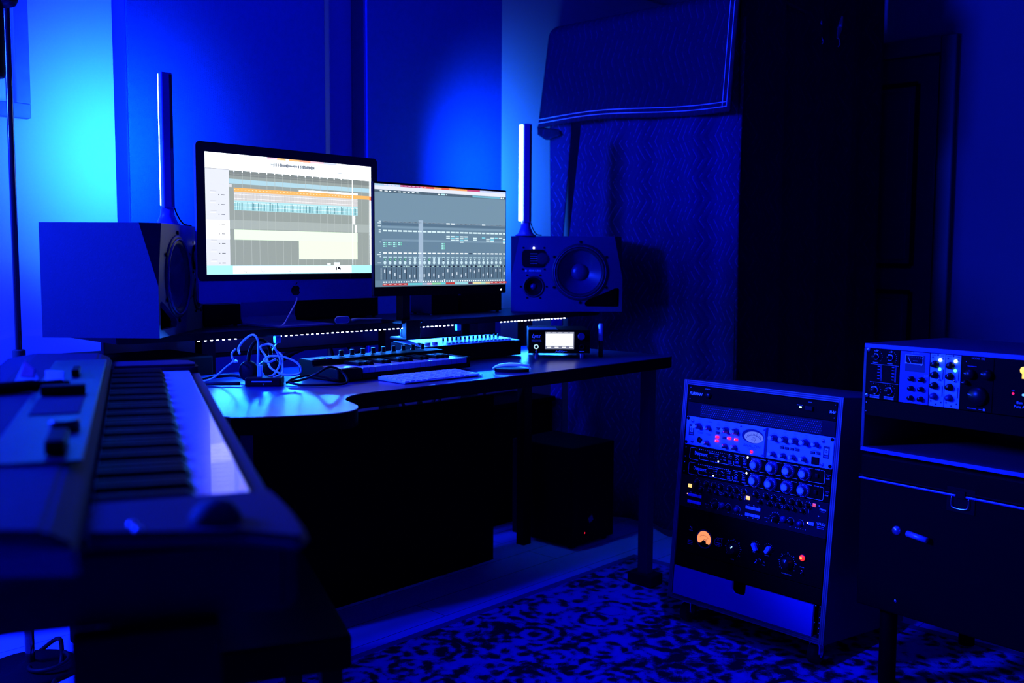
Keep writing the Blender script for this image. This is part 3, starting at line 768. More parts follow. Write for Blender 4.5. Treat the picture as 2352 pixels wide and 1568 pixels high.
# stand: post clamped to the shelf
t2 = bpy.data.objects.new('clamp_mount', None); COL.objects.link(t2); t2.parent = t
t2.matrix_parent_inverse = (Matrix.Translation((2.096, 2.242, 1.191)) @ Matrix.Rotation(-.0333, 4, 'Z')).inverted(); t2.location = (2.075, SF-.03, SH_T)
MB().box(-.016, .016, -.016, .016, .008, .30, blackm, .003).build('post', t2)
MB().box(-.045, .045, -.045, .055, .0003, .010, blackm, .002).build('base_plate', t2)
MB().box(-.03, .03, -.05, -.03, -.048, .010, blackm, .003).box(-.03, .03, -.05, .03, -.052, -.045, blackm, .002).build('clamp_bracket', t2)
MB().cyl((0, -.035, -.0445), (0, 0, 1), .006, .012, chrome).cyl((0, 0, -.021), (0, 0, -1), .010, .024, blackm).build('clamp_screw', t2)
MB().box(-.02, .02, -.115, -.016, .24, .275, blackm, .004).build('head_bracket', t2)
MB().tube([(.02, .0, .26), (.05, .03, .22), (.085, .03, .20), (.10, .02, .24)], .005, cable_b).build('cable_loop', t2)
MB().tube([(-.02, -.018, .22), (-.02, -.019, .16), (-.02, -.018, .10)], .0012, chrome).build('bright_edge', t2)

# ------------------------------------------------------------------ things on the shelf
def bx_thing(name, label, cat, loc, dims, rz=0, mt=black, group=None, extra=None):
    t = thing(name, label, cat, loc, rz, group=group)
    w, dd, h = dims
    MB().box(-w/2, w/2, -dd/2, dd/2, .004, h, mt, .004).build('case', t)
    for sx in (-1, 1):
        for sy in (-1, 1): MB().cyl((sx*(w/2-.012), sy*(dd/2-.012), 0), (0, 0, 1), .006, .0045, rubber, seg=10).build('foot', t)
    if extra: extra(t)
    return t
bx_thing('equipment_box', 'black box on the shelf between left loudspeaker and computer stand', 'box', (1.56, 2.68, SH_T), (.12, .12, .066))
bx_thing('equipment_box', 'low black box on the shelf just behind the silver computer stand', 'box', (2.035, 2.76, SH_T), (.37, .10, .082), group=None)
bx_thing('equipment_box', 'black box on shelf under the thin monitor, left of the pair', 'box', (2.475, 2.70, SH_T), (.13, .12, .076), -.04, group='pair of black boxes on the shelf')
bx_thing('equipment_box', 'black box on shelf beside the right loudspeaker, right of the pair', 'box', (2.672, 2.71, SH_T), (.215, .12, .078), -.03, group='pair of black boxes on the shelf')
t = thing('carabiner', 'thin oval metal ring lying at the shelf front under the computer', 'ring', (1.865, SF+.01, SH_T+.002), .05)
P = [(-.016, 0), (.016, 0)]
loop = []
for i in range(14):
    a_ = -PI/2+PI*i/13; loop.append((.018+.010*math.cos(a_), .0, .013+.010*math.sin(a_)))
for i in range(14):
    a_ = PI/2+PI*i/13; loop.append((-.018+.010*math.cos(a_), .0, .013+.010*math.sin(a_)))
MB().tube(loop, .0012, white_ink, 6, 1, closed=True).build('loop', t)
MB().prism([(p[0]*.92, .013+(p[2]-.013)*.86) for p in loop], .0005, .0022, alu2).build('tag', t)
o = MB().tube([(1.905, 2.455, SH_T+.012), (1.93, 2.46, SH_T+.014), (1.96, 2.46, SH_T+.013), (2.02, 2.45, SH_T+.012)], [.005, .004, .002, .002], cable_g, sub=5).build('plug_lead')
tag(o, 'small grey jack plug and lead lying on the shelf front', 'cable')

# ------------------------------------------------------------------ keyboards on desk
DZ = .8005
def black_offsets(n_white, first):   # first: index in C D E F G A B of first white
    out = []
    for i in range(n_white-1):
        if (first+i) % 7 in (0, 1, 3, 4, 5): out.append(i)
    return out
t = thing('midi_keyboard', 'black desktop music keyboard with pale keys and a row of knobs', 'music keyboard', (1.578, 2.093, DZ), .0)
L_, Dp = .485, .175
m = MB().prism([(0, .004), (Dp, .004), (Dp, .052), (.115, .050), (.108, .036), (0.0, .034)], 0, .082, black, 'YZ', bev=.002)
m.prism([(.112, .004), (Dp, .004), (Dp, .052), (.115, .049)], .082, L_, black, 'YZ', bev=.002)
m.box(.082, L_, .0, .112, .004, .017, black, .002).box(L_-.012, L_, 0, .112, .004, .036, black, .002)
m.build('case', t)
m = MB().box(.012, .074, .012, .085, .0345, .036, alu, .001); m.build('touch_strip', t)
for i in range(3): MB().box(.012+.022*i, .030+.022*i, .122, .134, .0503, .053, lightbtn if i != 1 else knob_dark, .001).build('button', t)
kw = .0204
k0 = None
for i in range(19):
    p = (.085+kw*i, .003, .0185)
    if k0 is None: k0 = MB().box(.0005, kw-.0006, 0, .108, .0, .0155, keyw, .001).rect(.001, kw-.001, .0005, .014, -.0002, key_side).build('white_key', t, p)
    else: rep(k0, p, t)
k1 = None
for i in black_offsets(19, 3):
    p = (.085+kw*(i+1), .038, .034)
    if k1 is None: k1 = MB().prism([(0, 0), (.006, .0095), (.070, .0095), (.070, 0)], -.0056, .0056, keyb, 'YZ', bev=.001).build('black_key', t, p)
    else: rep(k1, p, t)
def pot(h=.016, r=.0075):
    m = MB().cyl((0, 0, 0), (0, 0, 1), r*.86, h, knob_dark, seg=20, ch=.001).lathe([(r, 0), (r, .003), (r*.86, .004)], (0, 0, 0), (0, 0, 1), knob_dark, 20)
    m.box(-.0006, .0006, -r*.8, 0, h, h+.0005, white_ink); return m
k0 = None
for i in range(9):
    p = (.125+.038*i, .150, .0525)
    if k0 is None: k0 = pot().build('knob', t, p)
    else: rep(k0, p, t)
t = thing('midi_controller', 'low black controller with rows of lit faders behind the computer mouse', 'music keyboard', (2.03, 2.265, DZ), -.03)
MB().prism([(0, .004), (.16, .004), (.16, .060), (0, .050)], 0, .43, black, 'YZ', bev=.002).build('case', t)
MB().box(.004, .426, .004, .15, .0, .0015, alu2, .0005).build('top_plate', t, (0, 0, .0525), (.0624, 0, 0))
k0 = None
for i in range(17):
    p = (.13+.017*i, .03, .0545)
    if k0 is None: k0 = MB().box(-.0055, .0055, -.004, .004, 0, .005, keycap, .001).build('fader_cap', t, p)
    else: rep(k0, p, t)
k0 = None
for i in range(14):
    p = (.16+.019*i, .09, .058)
    if k0 is None: k0 = pot(.012, .004).build('knob', t, p)
    else: rep(k0, p, t)
for i in range(3): MB().cyl((.03+.03*i, .05, .055), (0, 0, 1), .009, .008, keycap if i else knob_dark, seg=16, ch=.001).build('round_button', t)

t = thing('computer_keyboard', 'slim white and silver wireless computer keyboard at the desk front edge', 'computer keyboard', (1.684, 1.951, DZ), -.045)
MB().prism([(0, .0015), (.114, .0015), (.114, .0105), (.109, .0105), (0, .0045)], 0, .277, kb_alu, 'YZ', bev=.001).build('body', t)
k0 = None
for r in range(5):
    n = 14 if r else 12
    for c in range(14):
        w = .0155
        x = .006+.0190*c
        if r == 0 and 3 < c < 9: continue
        p = (x, .006+.0192*r, .0048+.0011*r)
        if k0 is None: k0 = MB().box(0, w, 0, .0155, 0, .0022, keycap, .0008).build('key', t, p, (.055, 0, 0))
        else: rep(k0, p, t)
MB().box(0, .092, 0, .0155, 0, .0022, keycap, .0008).build('space_bar', t, (.082, .006, .0048), (.055, 0, 0))
for c in range(14):
    rep(k0, (.006+.019*c, .1005, .0101), t).scale = (1, .45, 1)

t = thing('computer_mouse', 'smooth white low-profile computer mouse to the right of the keyboard', 'mouse', (2.098, 1.958, DZ), -.82)
def fnm(u, v):
    a_ = (u-.5)*PI; x = .056*math.sin(a_); e = math.cos(a_)**.5 if math.cos(a_) > 0 else 0
    w = .029*max(.25, e)*(2*v-1); z = .006+.0185*(math.cos(a_)**.9 if math.cos(a_) > 1e-6 else 0)*(1-.25*(2*v-1)**4)
    return (x, w, z)
MB().grid(28, 12, fnm, kb_alu).build('shell', t)
MB().prism([(.05*math.sin(i*2*PI/30), .026*math.cos(i*2*PI/30)) for i in range(30)], .0008, .0085, black, 'XY').build('base', t)

# ------------------------------------------------------------------ hilo style converter
t = thing('audio_converter', 'small black audio converter with a glowing white touchscreen on the desk', 'audio converter', (*room(.154, 3.24), DZ), -.82+.02)
W2 = .1008
MB().box(-W2+.002, W2-.002, .003, .20, .018, .094, black, .003).build('case', t)
MB().box(-W2, W2, -.002, .003, .018, .0945, face_dark, .001).build('front_plate', t)
MB().box(-.098, -.005, .004, .10, .0943, .0953, strip_tape).build('top_vent', t)
m = MB(); m.rect(-.048, .051, .030, .090, -.0023, black)
ui(m, -.0030, [(-45.7, 48.6, 32, 88, (130, 135, 155))], SC)
ui(m, -.0032, [(-44, 46, 42.5, 82.5, (240, 243, 255, 1.2))], SC)
ui(m, -.0034, [(-39+24*i, -26+24*i, 36, 39.5, (250, 250, 255, 1.2)) for i in range(4)]+[(-41+19*i, -29+19*i, 84.5, 86.3, (235, 238, 250, 1.0)) for i in range(5)]+[(-33, -31, 64, 66, (200, 205, 215)), (8, 10.5, 64, 66, (200, 205, 215)), (-21, -19, 52, 54, (205, 208, 218)), (21, 23, 52, 54, (205, 208, 218))], SC)
m.build('touchscreen', t)
m = MB().text('Lynx', -.0745, .069, .0125, -.0023, white_ink, 'C', shear=.45, sx=.8, bold=.008).text('REFERENCE A/D D/A', -.0745, .0600, .0024, -.0023, grey_ink, 'C').text('CONVERTER SYSTEM', -.0745, .0562, .0024, -.0023, grey_ink, 'C')
m.text('Hilo', .002, .0208, .0068, -.0023, white_ink, 'C', shear=.5, sx=1.9, bold=.004); m.line(.012, .0235, .026, .0245, .0006, -.0023, white_ink); m.build('lettering', t)
MB().lathe([(.0078, 0), (.0078, .003), (.0045, .0035)], (-.0750, -.0022, .0395), (0, -1, 0), glow('ring_lit_jack', (190, 230, 240), 1.0), 24).lathe([(.0045, .0035), (.0035, .001), (0, .001)], (-.0750, -.0022, .0395), (0, -1, 0), black, 20).build('power_button', t)
m = MB().ring(-.0750, .0235, .0022, .0030, -.0023, grey_ink, 16).line(-.0750, .0235, -.0750, .0275, .0007, -.0023, grey_ink); m.build('power_symbol', t)
MB().cyl((.0715, -.0022, .074), (0, -1, 0), .0115, .012, knob_navy, seg=28, ch=.001).build('volume_knob', t)
MB().lathe([(.0095, 0), (.0095, .003), (.0055, .003), (.004, -.0)], (.0740, -.0022, .0385), (0, -1, 0), black, 24).build('phones_jack', t)
MB().rect(.066, .082, .0238, .0252, -.0023, white_ink).build('jack_marking', t)
for x in (-.073, .0755):
    for y in (.025, .17): MB().cyl((x, y, 0), (0, 0, 1), .008, .0185, chrome, seg=18, ch=.001).build('foot', t)

# silver/red can behind at the right end
t = thing('slim_tube', 'slim upright silver tube with red lower half right of the small converter', 'tube', (2.62, 2.04, DZ))
MB().lathe([(0, .0002), (.0078, .0002), (.0078, .055)], (0, 0, 0), (0, 0, 1), can_r, 20).build('lower_half', t)
MB().lathe([(.0078, .055), (.0078, .108), (.006, .112), (.0, .112)], (0, 0, 0), (0, 0, 1), can_m, 20).build('upper_half', t)

# ------------------------------------------------------------------ hub, headphones and tangled cables
t = thing('usb_hub', 'little black hub with pale markings under the tangled white cable', 'usb hub', (1.42, 2.19, DZ), -.75)
MB().box(-.045, .045, -.03, .03, .0, .022, black, .004).build('case', t)
MB().rect(-.028, .022, .0115, .0145, -.0303, grey_ink).rect(.0, .0015, .004, .008, -.0303, grey_ink).build('marking', t)
MB().box(-.018, -.006, -.006, .004, .022, .052, keycap, .002).build('plug', t)
def rel(pts, cx, cy): 
    # image-plane like offsets: first = metres to the right, second = depth, third = height
    ct, st = math.cos(.82), math.sin(.82)
    return [(cx+a*ct+b_*st, cy-a*st+b_*ct, DZ+c) for a, b_, c in pts]
cc_ = (1.42, 2.20)
W1 = rel([(-.012, .0, .05), (-.010, 0, .085), (-.012, .005, .115), (-.025, .01, .128), (-.045, .015, .118), (-.062, .02, .100), (-.066, .02, .088), (-.058, .0, .080)], *cc_)
o = MB().tube(W1, .0027, cable_w).build('white_cable'); tag(o, 'white cable looping highest from the plug on the little hub', 'cable', 'tangled white cables on the desk')
W2_ = rel([(.015, 0, .022), (.030, 0, .028), (.044, 0, .052), (.044, .0, .072), (.030, 0, .098), (.015, .01, .104), (-.004, .01, .100), (-.008, .02, .09), (.005, .02, .07), (.02, .0, .045), (.05, -.01, .030), (.075, -.01, .026), (.095, 0, .03), (.098, 0, .045), (.085, .0, .06), (.055, .0, .072), (.02, .0, .074), (.004, 0, .064), (.02, -.01, .060), (.034, 0, .066)], *cc_)
o = MB().tube(W2_, .0025, cable_w).build('white_cable'); tag(o, 'white cable curling in wide loops to the right of the hub', 'cable', 'tangled white cables on the desk')
W3 = rel([(-.068, .0, .092), (-.078, 0, .08), (-.074, 0, .062), (-.066, .0, .058), (-.075, .02, .06), (-.095, .01, .045), (-.125, .0, .018), (-.16, 0, .008), (-.22, -.0, .006)], *cc_)
o = MB().tube(W3, .0024, cable_w).build('white_cable'); tag(o, 'white cable running left from the hub towards the stage piano', 'cable', 'tangled white cables on the desk')
W4 = rel([(.035, .01, .086), (.048, .01, .075), (.052, .0, .05), (.05, 0, .03), (.03, -.01, .02), (.012, -.02, .012)], *cc_)
o = MB().tube(W4, .0024, cable_w).build('white_cable'); tag(o, 'white cable arching down to the right side of the hub', 'cable', 'tangled white cables on the desk')
t = thing('headphones', 'black headphones standing behind the hub among the white cables', 'headphones', (1.455, 2.265, DZ), .3)
hb = [(.045*math.cos(a_), 0, .055+.055*math.sin(a_)) for a_ in [PI*i/12 for i in range(13)]]
MB().tube([(p[0]*1.0, p[1], p[2]) for p in hb], .005, black, 8, 2).build('headband', t)
for s_ in (-1, 1): MB().lathe([(0, 0), (.022, 0), (.027, .006), (.027, .018), (.02, .024), (0, .024)], (s_*.045-.012, 0, .032), (1, 0, 0), black, 20).build('ear_cup', t)
o = MB().tube(rel([(.06, .0, .006), (.10, .02, .012), (.14, .0, .03), (.17, .02, .045), (.20, .03, .03), (.215, .0, .006), (.16, -.03, .005), (.10, -.03, .005), (.07, -.01, .012), (.12, .03, .022), (.19, .03, .008)], *cc_), .0032, cable_b).build('black_cable')
tag(o, 'coil of black cable lying beside the hub in front of the keyboard', 'cable', 'black cables on the desk')
o = MB().tube(rel([(-.05, .03, .012), (-.09, .05, .018), (-.14, .04, .014), (-.17, .0, .007), (-.12, -.03, .007), (-.05, -.03, .007)], *cc_), .0045, cable_b).build('black_cable')
tag(o, 'thick black cable curled on the desk left of the hub', 'cable', 'black cables on the desk')
o = MB().tube([(1.625, SF, .883), (1.60, 2.42, .87), (1.565, 2.40, .845), (1.545, 2.42, .82), (1.54, 2.40, DZ+.003)], .0018, cable_g).build('led_lead')
tag(o, 'thin pale lead dropping from the shelf clip to the desk', 'cable')
# cables hanging behind the desk
hang = [([(2.10, 2.86, .90), (2.13, 2.88, .84), (2.17, 2.9, .76), (2.20, 2.9, .70)], 'black cable hanging in a steep curve left of the clamp behind the desk'),
        ([(2.17, 2.86, .90), (2.21, 2.88, .82), (2.27, 2.9, .75), (2.30, 2.9, .68)], 'second black cable hanging just right of the steep curved one'),
        ([(2.33, 2.86, .86), (2.29, 2.88, .80), (2.245, 2.9, .75), (2.22, 2.9, .69)], 'black cable slanting down left behind the desk keyboard knobs'),
        ([(1.80, 2.80, .82), (1.90, 2.84, .78), (2.0, 2.88, .81), (1.86, 2.88, .77), (1.74, 2.86, .74), (1.70, 2.9, .70)], 'black cable looping loosely behind the white tangle'),
        ([(2.02, 2.80, .83), (1.92, 2.85, .79), (1.82, 2.88, .755), (1.72, 2.9, .72)], 'black cable sloping down left under the rear rail'),
        ([(1.52, 2.86, .90), (1.58, 2.88, .84), (1.66, 2.9, .78), (1.70, 2.9, .70)], 'black cable falling behind the left loudspeaker near its corner'),
        ([(1.45, 2.86, .90), (1.50, 2.88, .84), (1.56, 2.9, .77), (1.62, 2.9, .68)], 'black cable falling left of its twin behind the left loudspeaker'),
        ([(2.25, 2.62, .775), (2.40, 2.8, .60), (2.51, 2.80, .47), (2.58, 2.80, .30)], 'black cable dropping below the desktop, leftmost in the tangle'),
        ([(2.46, 2.70, .775), (2.48, 2.80, .56), (2.49, 2.80, .42), (2.49, 2.80, .2)], 'black cable hanging straight down below the desktop'),
        ([(2.42, 2.8, .70), (2.52, 2.82, .57), (2.60, 2.9, .535), (2.66, 2.9, .57), (2.64, 2.88, .70)], 'black cable hanging in a shallow sag below the desktop'),
        ([(2.78, 2.8, .70), (2.72, 2.82, .57), (2.66, 2.8, .46), (2.60, 2.8, .2)], 'black cable slanting down left below the desktop'),
        ([(2.66, 2.8, .70), (2.665, 2.88, .56), (2.60, 2.81, .53), (2.56, 2.80, .46), (2.60, 2.80, .38)], 'short black cable with a loop in the middle of the tangle'),
        ([(2.86, 2.8, .70), (2.86, 2.82, .57), (2.88, 2.8, .45), (2.88, 2.8, .3)], 'black cable below the desktop, rightmost of the tangle')]
for pts, lb in hang:
    o = MB().tube(pts, .006, cable_b, 8, 6).build('hanging_cable'); tag(o, lb, 'cable', 'cables hanging behind the desk')

t = thing('low_cabinet', 'low black cabinet standing against the back wall under the desk', 'cabinet', (2.32, 2.96, 0))
MB().box(-1.0, 1.0, -.11, .13, .02, .50, case_m, .004).build('body', t)
MB().box(-1.01, 1.01, -.12, .135, .50, .52, case_m, .003).build('top', t)
MB().box(-.98, .98, -.10, .12, .0, .0195, case_m).build('plinth', t)
t = thing('black_block', 'black box cabinet on the floor below the left loudspeaker', 'black_block', (1.31, 2.66, 0), .0)  # full-height box added under the speaker, keeps lamp light off the floor
MB().box(-.14, .14, -.17, .17, .02, .855, case_m, .006).build('cabinet', t)
MB().lathe([(.10, 0), (.10, .004), (.09, .008), (.05, -.002), (0, .004)], (0, -.1705, .62), (0, -1, 0), black, 32).build('driver', t)
for sx in (-1, 1):
    for sy in (-1, 1): MB().cyl((sx*.1, sy*.13, 0), (0, 0, 1), .018, .0205, rubber, seg=12).build('foot', t)
# computer tower under desk with red led and grey label
t = thing('computer_tower', 'black case under the desk with a grey sticker and red light', 'computer case', (3.05, 2.56, .0), .0)
MB().box(-.13, .13, -.16, .16, .012, .40, black, .006).build('case', t)
for sx in (-1, 1):
    for sy in (-1, 1): MB().cyl((sx*.1, sy*.13, 0), (0, 0, 1), .015, .0125, rubber, seg=12).build('foot', t)
M_ = Matrix.Translation((-.02, 0, .105)) @ Matrix.Rotation(-.45, 4, 'Y')
MB().box(-.013, .013, -.1625, -.1606, -.011, .011, mat('grey_sticker', (.3, .28, .34), .6, var=.3), M=M_).build('sticker', t)
MB().lathe([(.003, 0), (0, .002)], (-.055, -.1604, .055), (0, -1, 0), led_r, 8).build('red_led', t)

# ------------------------------------------------------------------ rug
t = MB().box(.55, 3.0, -.75, 2.165, .0, .009, rug_m).build('rug')
tag(t, 'large patterned oriental rug covering the floor in front of the desk', 'rug')
MB().box(.53, 3.02, 2.155, 2.18, .0, .0115, rug_edge, .003).box(2.99, 3.02, -.77, 2.155, .0, .0115, rug_edge, .003).box(.53, .56, -.77, 2.155, 0, .0115, rug_edge, .003).box(.56, 2.99, -.77, -.74, 0, .0115, rug_edge, .003).build('bound_edge', t)

# ------------------------------------------------------------------ rack 1 (tall, slanted front)
TL = .0974; YW = -1.652
R1 = Vector((2.543, 1.429, .423))
def on_rack1(name, label, cat, group=None):
    # local frame of the front plane: x right, z up the slanted face, -y towards the viewer
    t = thing(name, label, cat, R1, YW, -TL, group); return t
t = on_rack1('rack_cabinet', 'tall black plywood equipment rack with layered pale edges, full of units', 'rack cabinet')
CAB = t
hw, ht = .267, .337
th = .0145
def slab(m, x0, x1, z0, z1, D=.46):
    # front edges of laminated plywood: thin stripes
    m.box(x0, x1, .0, D, z0, z1, lam, .0015)
m = MB(); slab(m, -hw, -hw+th, -ht, ht); slab(m, hw-th, hw, -ht, ht); slab(m, -hw+th, hw-th, ht-th, ht); slab(m, -hw+th, hw-th, -ht, -ht+th)
m.box(-hw+th, hw-th, .45, .46, -ht+th, ht-th, box_int); m.build('carcass', t)
m = MB()
ply2 = mat('plywood_ply_dark', (.03, .02, .08), .7)
def stripes(x0, x1, z0, z1, vert):
    n = 5
    for i in range(n):
        mm = ply if i % 2 == 0 else ply2
        if vert: m.rect(x0+(x1-x0)*i/n, x0+(x1-x0)*(i+1)/n, z0, z1, -.0006, mm)
        else: m.rect(x0, x1, z0+(z1-z0)*i/n, z0+(z1-z0)*(i+1)/n, -.0006, mm)
stripes(-hw, -hw+th, -ht, ht, True); stripes(hw-th, hw, -ht, ht, True); stripes(-hw+th, hw-th, ht-th, ht, False); stripes(-hw+th, hw-th, -ht, -ht+th, False)
m.build('ply_edges', t)
for sx in (-1, 1):
    m = MB(); m.box(sx*.2475-.0045, sx*.2475+.0045, .004, .008, -ht+th, ht-th, black)
    z = -.31
    while z < .31:
        m.disc(sx*.2475, z, .0013, .0038, grey_ink, 8); z += .0148
    m.build('rack_rail', t)

for (x, y) in ((-.22, .05), (.22, .05), (-.22, .42), (.22, .42)):
    r_ = .03 if y < .2 else .018
    zc = (.0117+r_-.423+y*math.sin(TL))/math.cos(TL)
    c = MB(); c.cyl((x-.011, y, zc), (1, 0, 0), r_, .022, rubber, seg=24, ch=.003)
    c.box(x-.016, x+.016, y-.012, y+.012, min(zc, -ht-.008), -ht, chrome, .002); c.cyl((x-.0165, y, zc), (1, 0, 0), r_*.28, .033, chrome, seg=14)
    c.build('caster', t)
YP = -.004
def plate(t, x0, x1, z0, z1, mt, bev=.0012, name='faceplate', y1=.003):
    MB().box(x0, x1, YP, y1, z0, z1, mt, bev).build(name, t)
def shell(t, x0, x1, z0, z1, D=.28):
    MB().box(x0+.018, x1-.018, .003, D, z0+.002, z1-.002, box_int).build('chassis', t)
def screws(t, pts, r=.004, mt=chrome):
    s0 = None
    for (x, z) in pts:
        if s0 is None:
            s0 = MB().lathe([(r, 0), (r*.9, .0018), (0, .0024)], (0, 0, 0), (0, -1, 0), mt, 12).line(-r*.6, 0, r*.6, 0, r*.3, -.0026, black).build('screw', t, (x, YP-.0002, z))
        else: rep(s0, (x, YP-.0002, z), t)
YF_ = YP-.0003

# power conditioner
t = on_rack1('power_conditioner', 'thin black power conditioner panel at the top of the tall rack', 'rack unit')
plate(t, -.2435, .2525, .2705, .3205, face_dark); shell(t, -.2435, .2525, .2705, .3205, .2)
m = MB().text('FURMAN', -.241, .2925, .0085, YF_, white_ink, 'L', shear=.3, bold=.03, sx=.95).text('M-8x', .232, .291, .007, YF_, white_ink, 'L', shear=0, bold=.02, sx=.8).text('2', .248, .2945, .0035, YF_, white_ink)
m.text('POWER UP', -.184, .3135, .0024, YF_, grey_ink).text('PROTECTION', .130, .3015, .0022, YF_, grey_ink).text('POWER', .165, .3125, .0024, YF_, grey_ink); m.build('lettering', t)
MB().box(.139, .1455, YF_-.0015, YF_, .295, .299, led_g, .0004).build('status_led', t)
MB().box(.158, .182, YF_-.006, YF_, .290, .303, face_navy, .002).build('power_switch', t)
MB().lathe([(.009, 0), (.009, .006), (.005, .008), (0, .008)], (-.170, YF_, .296), (0, -1, 0), knob_dark, 18).build('lamp_dimmer', t)
screws(t, [(-.238, .279), (-.238, .314), (.247, .279), (.247, .314)], .0022)

# perforated vent panel
t = on_rack1('vent_panel', 'black perforated vent panel above the silver preamplifier', 'rack panel')
plate(t, -.2435, .2525, .2275, .2698, face_navy)
m = MB().rect(-.196, .211, .230, .267, YF_, box_int)
for i in range(58):
    for j in range(6):
        m.disc(-.192+.007*i+(.0035 if j % 2 else 0), .2335+.006*j, .0011, YF_-.0002, dim_ink if (i*7+j*3) % 5 else grey_ink, 5)
m.build('perforated_grille', t)

# silver preamp
t = on_rack1('preamplifier', 'bright silver-blue preamplifier with oval meter and red lit buttons', 'rack unit')
MB().prism(rrect(-.245, .252, .140, .2265, .004), YP, .003, face_blue, bev=.001).build('faceplate', t); shell(t, -.245, .252, .140, .2265)
screws(t, [(-.2385, .220), (-.240, .147), (.246, .2205), (.2455, .1475)], .0052, black)
screws(t, [(-.221, .213), (-.2175, .1515), (.220, .2125), (.222, .1485)], .0055, alu)
MB().box(-.050, .0375, YP-.0025, YP, .142, .2245, face_blue, .001).build('meter_panel', t)
screws(t, [(-.0455, .219), (.0325, .219), (-.0455, .146), (.0325, .146)], .003, alu)
for s_ in t.children:
    if s_.name.startswith('screw') and abs(s_.location.x) < .05: s_.location.y -= .0025
MB().box(.0385, .0455, YP-.0006, YP, .1395, .2262, ink).build('divider_gap', t)
ym = YP-.0028
m = MB().disc(-.003, .1955, .0205, ym, ink, 40, rx=.0375); m.build('meter_bezel', t)
m = MB().disc(.001, .193, .0165, ym-.0003, meter_blue, 40, rx=.032)
m.ring(.001, .165, .0335, .0345, ym-.0005, ink, 24, PI*.24, PI*.76, rx=1.0)
for i in range(12):
    a_ = PI*.26+PI*.48*i/11; m.line(.001+.0345*math.cos(a_), .165+.0345*math.sin(a_), .001+.0385*math.cos(a_), .165+.0385*math.sin(a_), .0011, ym-.0005, ink)
m.text('VU', .001, .190, .0045, ym-.0005, ink, 'C').text('AMPLITUDE', .001, .1845, .0022, ym-.0005, ink, 'C')
m.line(-.022, .1965, -.018, .1965, .0006, ym-.0005, ink).line(.022, .193, .026, .193, .0006, ym-.0005, ink).line(.024, .191, .024, .195, .0006, ym-.0005, ink)
m.build('oval_meter', t)
MB().line(.004, .1775, .0125, .2085, .0008, ym-.0007, ink).build('meter_needle', t)
MB().text('AVALON', -.004, .1630, .0085, ym, ink, 'C', sx=1.2).text('PURE CLASS A', -.004, .1585, .0026, ym, ink, 'C', sx=1.3).text('DESIGN', -.004, .1548, .0026, ym, ink, 'C', sx=1.3).build('maker_lettering', t)
MB().lathe([(.0048, 0), (.0048, .001), (0, .002)], (-.003, ym, .1505), (0, -1, 0), led_r, 20).build('power_lamp', t)
def av_knob(x, z, r, ln):
    q = MB().lathe([(r*1.12, 0), (r*1.12, .002), (r, .004), (r*.86, ln*.75), (r*.80, ln*.78)], (0, 0, 0), (0, -1, 0), knob_body, 24)
    q.lathe([(r*.80, ln*.78), (r*.78, ln-.0015), (r*.70, ln)], (0, 0, 0), (0, -1, 0), chrome, 24).lathe([(r*.70, ln), (0, ln+.0003)], (0, 0, 0), (0, -1, 0), knob_cap, 24, False)
    return q
kb0 = ks0 = None
prt = MB()
for (x, z) in ((-.2094, .2014), (-.1094, .2015), (-.0755, .202), (.0549, .2014), (.0879, .2013), (.1209, .2017), (.1535, .2019)):
    bx_, bz = x+.0135, z-.0005; prt.ticks(bx_, bz, .0115, .0145, YF_, ink, 21)
    if kb0 is None: kb0 = av_knob(0, 0, .0088, .027).build('large_knob', t, (bx_, YF_, bz))
    else: rep(kb0, (bx_, YF_, bz), t)
for (x, z) in ((-.1724, .2003), (.188, .2012), (-.1737, .1552), (-.1085, .1551), (-.0745, .1554), (.0554, .1556), (.0885, .1557), (.1205, .1556), (.1541, .1557)):
    bx_, bz = x+.012, z-.0005; prt.ticks(bx_, bz, .010, .0122, YF_, ink, 11)
    if ks0 is None: ks0 = av_knob(0, 0, .0070, .023).build('small_knob', t, (bx_, YF_, bz))
    else: rep(ks0, (bx_, YF_, bz), t)
for (x, s_) in ((-.197, 'FREQ'), (-.160, 'GAIN'), (-.126, 'PAD'), (-.096, 'THRESHOLD'), (-.062, 'RATIO'), (.068, 'BASS'), (.101, 'LOW MID'), (.134, 'HIGH MID'), (.167, 'TREBLE'), (.199, 'OUTPUT')):
    prt.text(s_, x, .2195, .0019, YF_, ink, 'C')
for (x, z, w) in ((-.19, .182, .02), (-.19, .1785, .02), (-.16, .1805, .016), (-.16, .177, .016), (-.16, .2165, .018), (-.127, .215, .010), (-.127, .2115, .010), (.10, .1825, .015), (.14, .1825, .012), (.199, .1825, .02)):
    prt.rect(x-w/2, x+w/2, z, z+.0011, YF_, ink)
prt.build('panel_print', t)
bt = None
for (x, z, lit) in ((-.1255, .202, 0), (-.1265, .1895, 0), (-.1265, .1768, 1), (-.127, .165, 1), (-.101, .1775, 0), (-.0845, .1784, 1), (-.060, .1779, 1), (.094, .1772, 0), (.110, .1773, 0), (.1264, .1775, 0), (.1434, .1778, 0), (.191, .1773, 0), (.2077, .1776, 0)):
    q = MB().box(-.0062, .0062, -.003, 0, -.0038, .0038, led_r if lit else ink, .0015)
    q.disc(-.0032, 0, .0016 if lit else .0007, -.0032, led_rw if lit else grey_ink, 10)
    q.build('lit_button' if lit else 'button', t, (x, YF_, z))
MB().lathe([(.0095, 0), (.0095, .001), (.008, .0015), (.005, .0005), (0, .0005)], (-.190, YF_, .159), (0, -1, 0), blackg, 24).disc(-.1875, .1595, .0022, YF_-.0018, chrome, 10).build('input_jack', t)
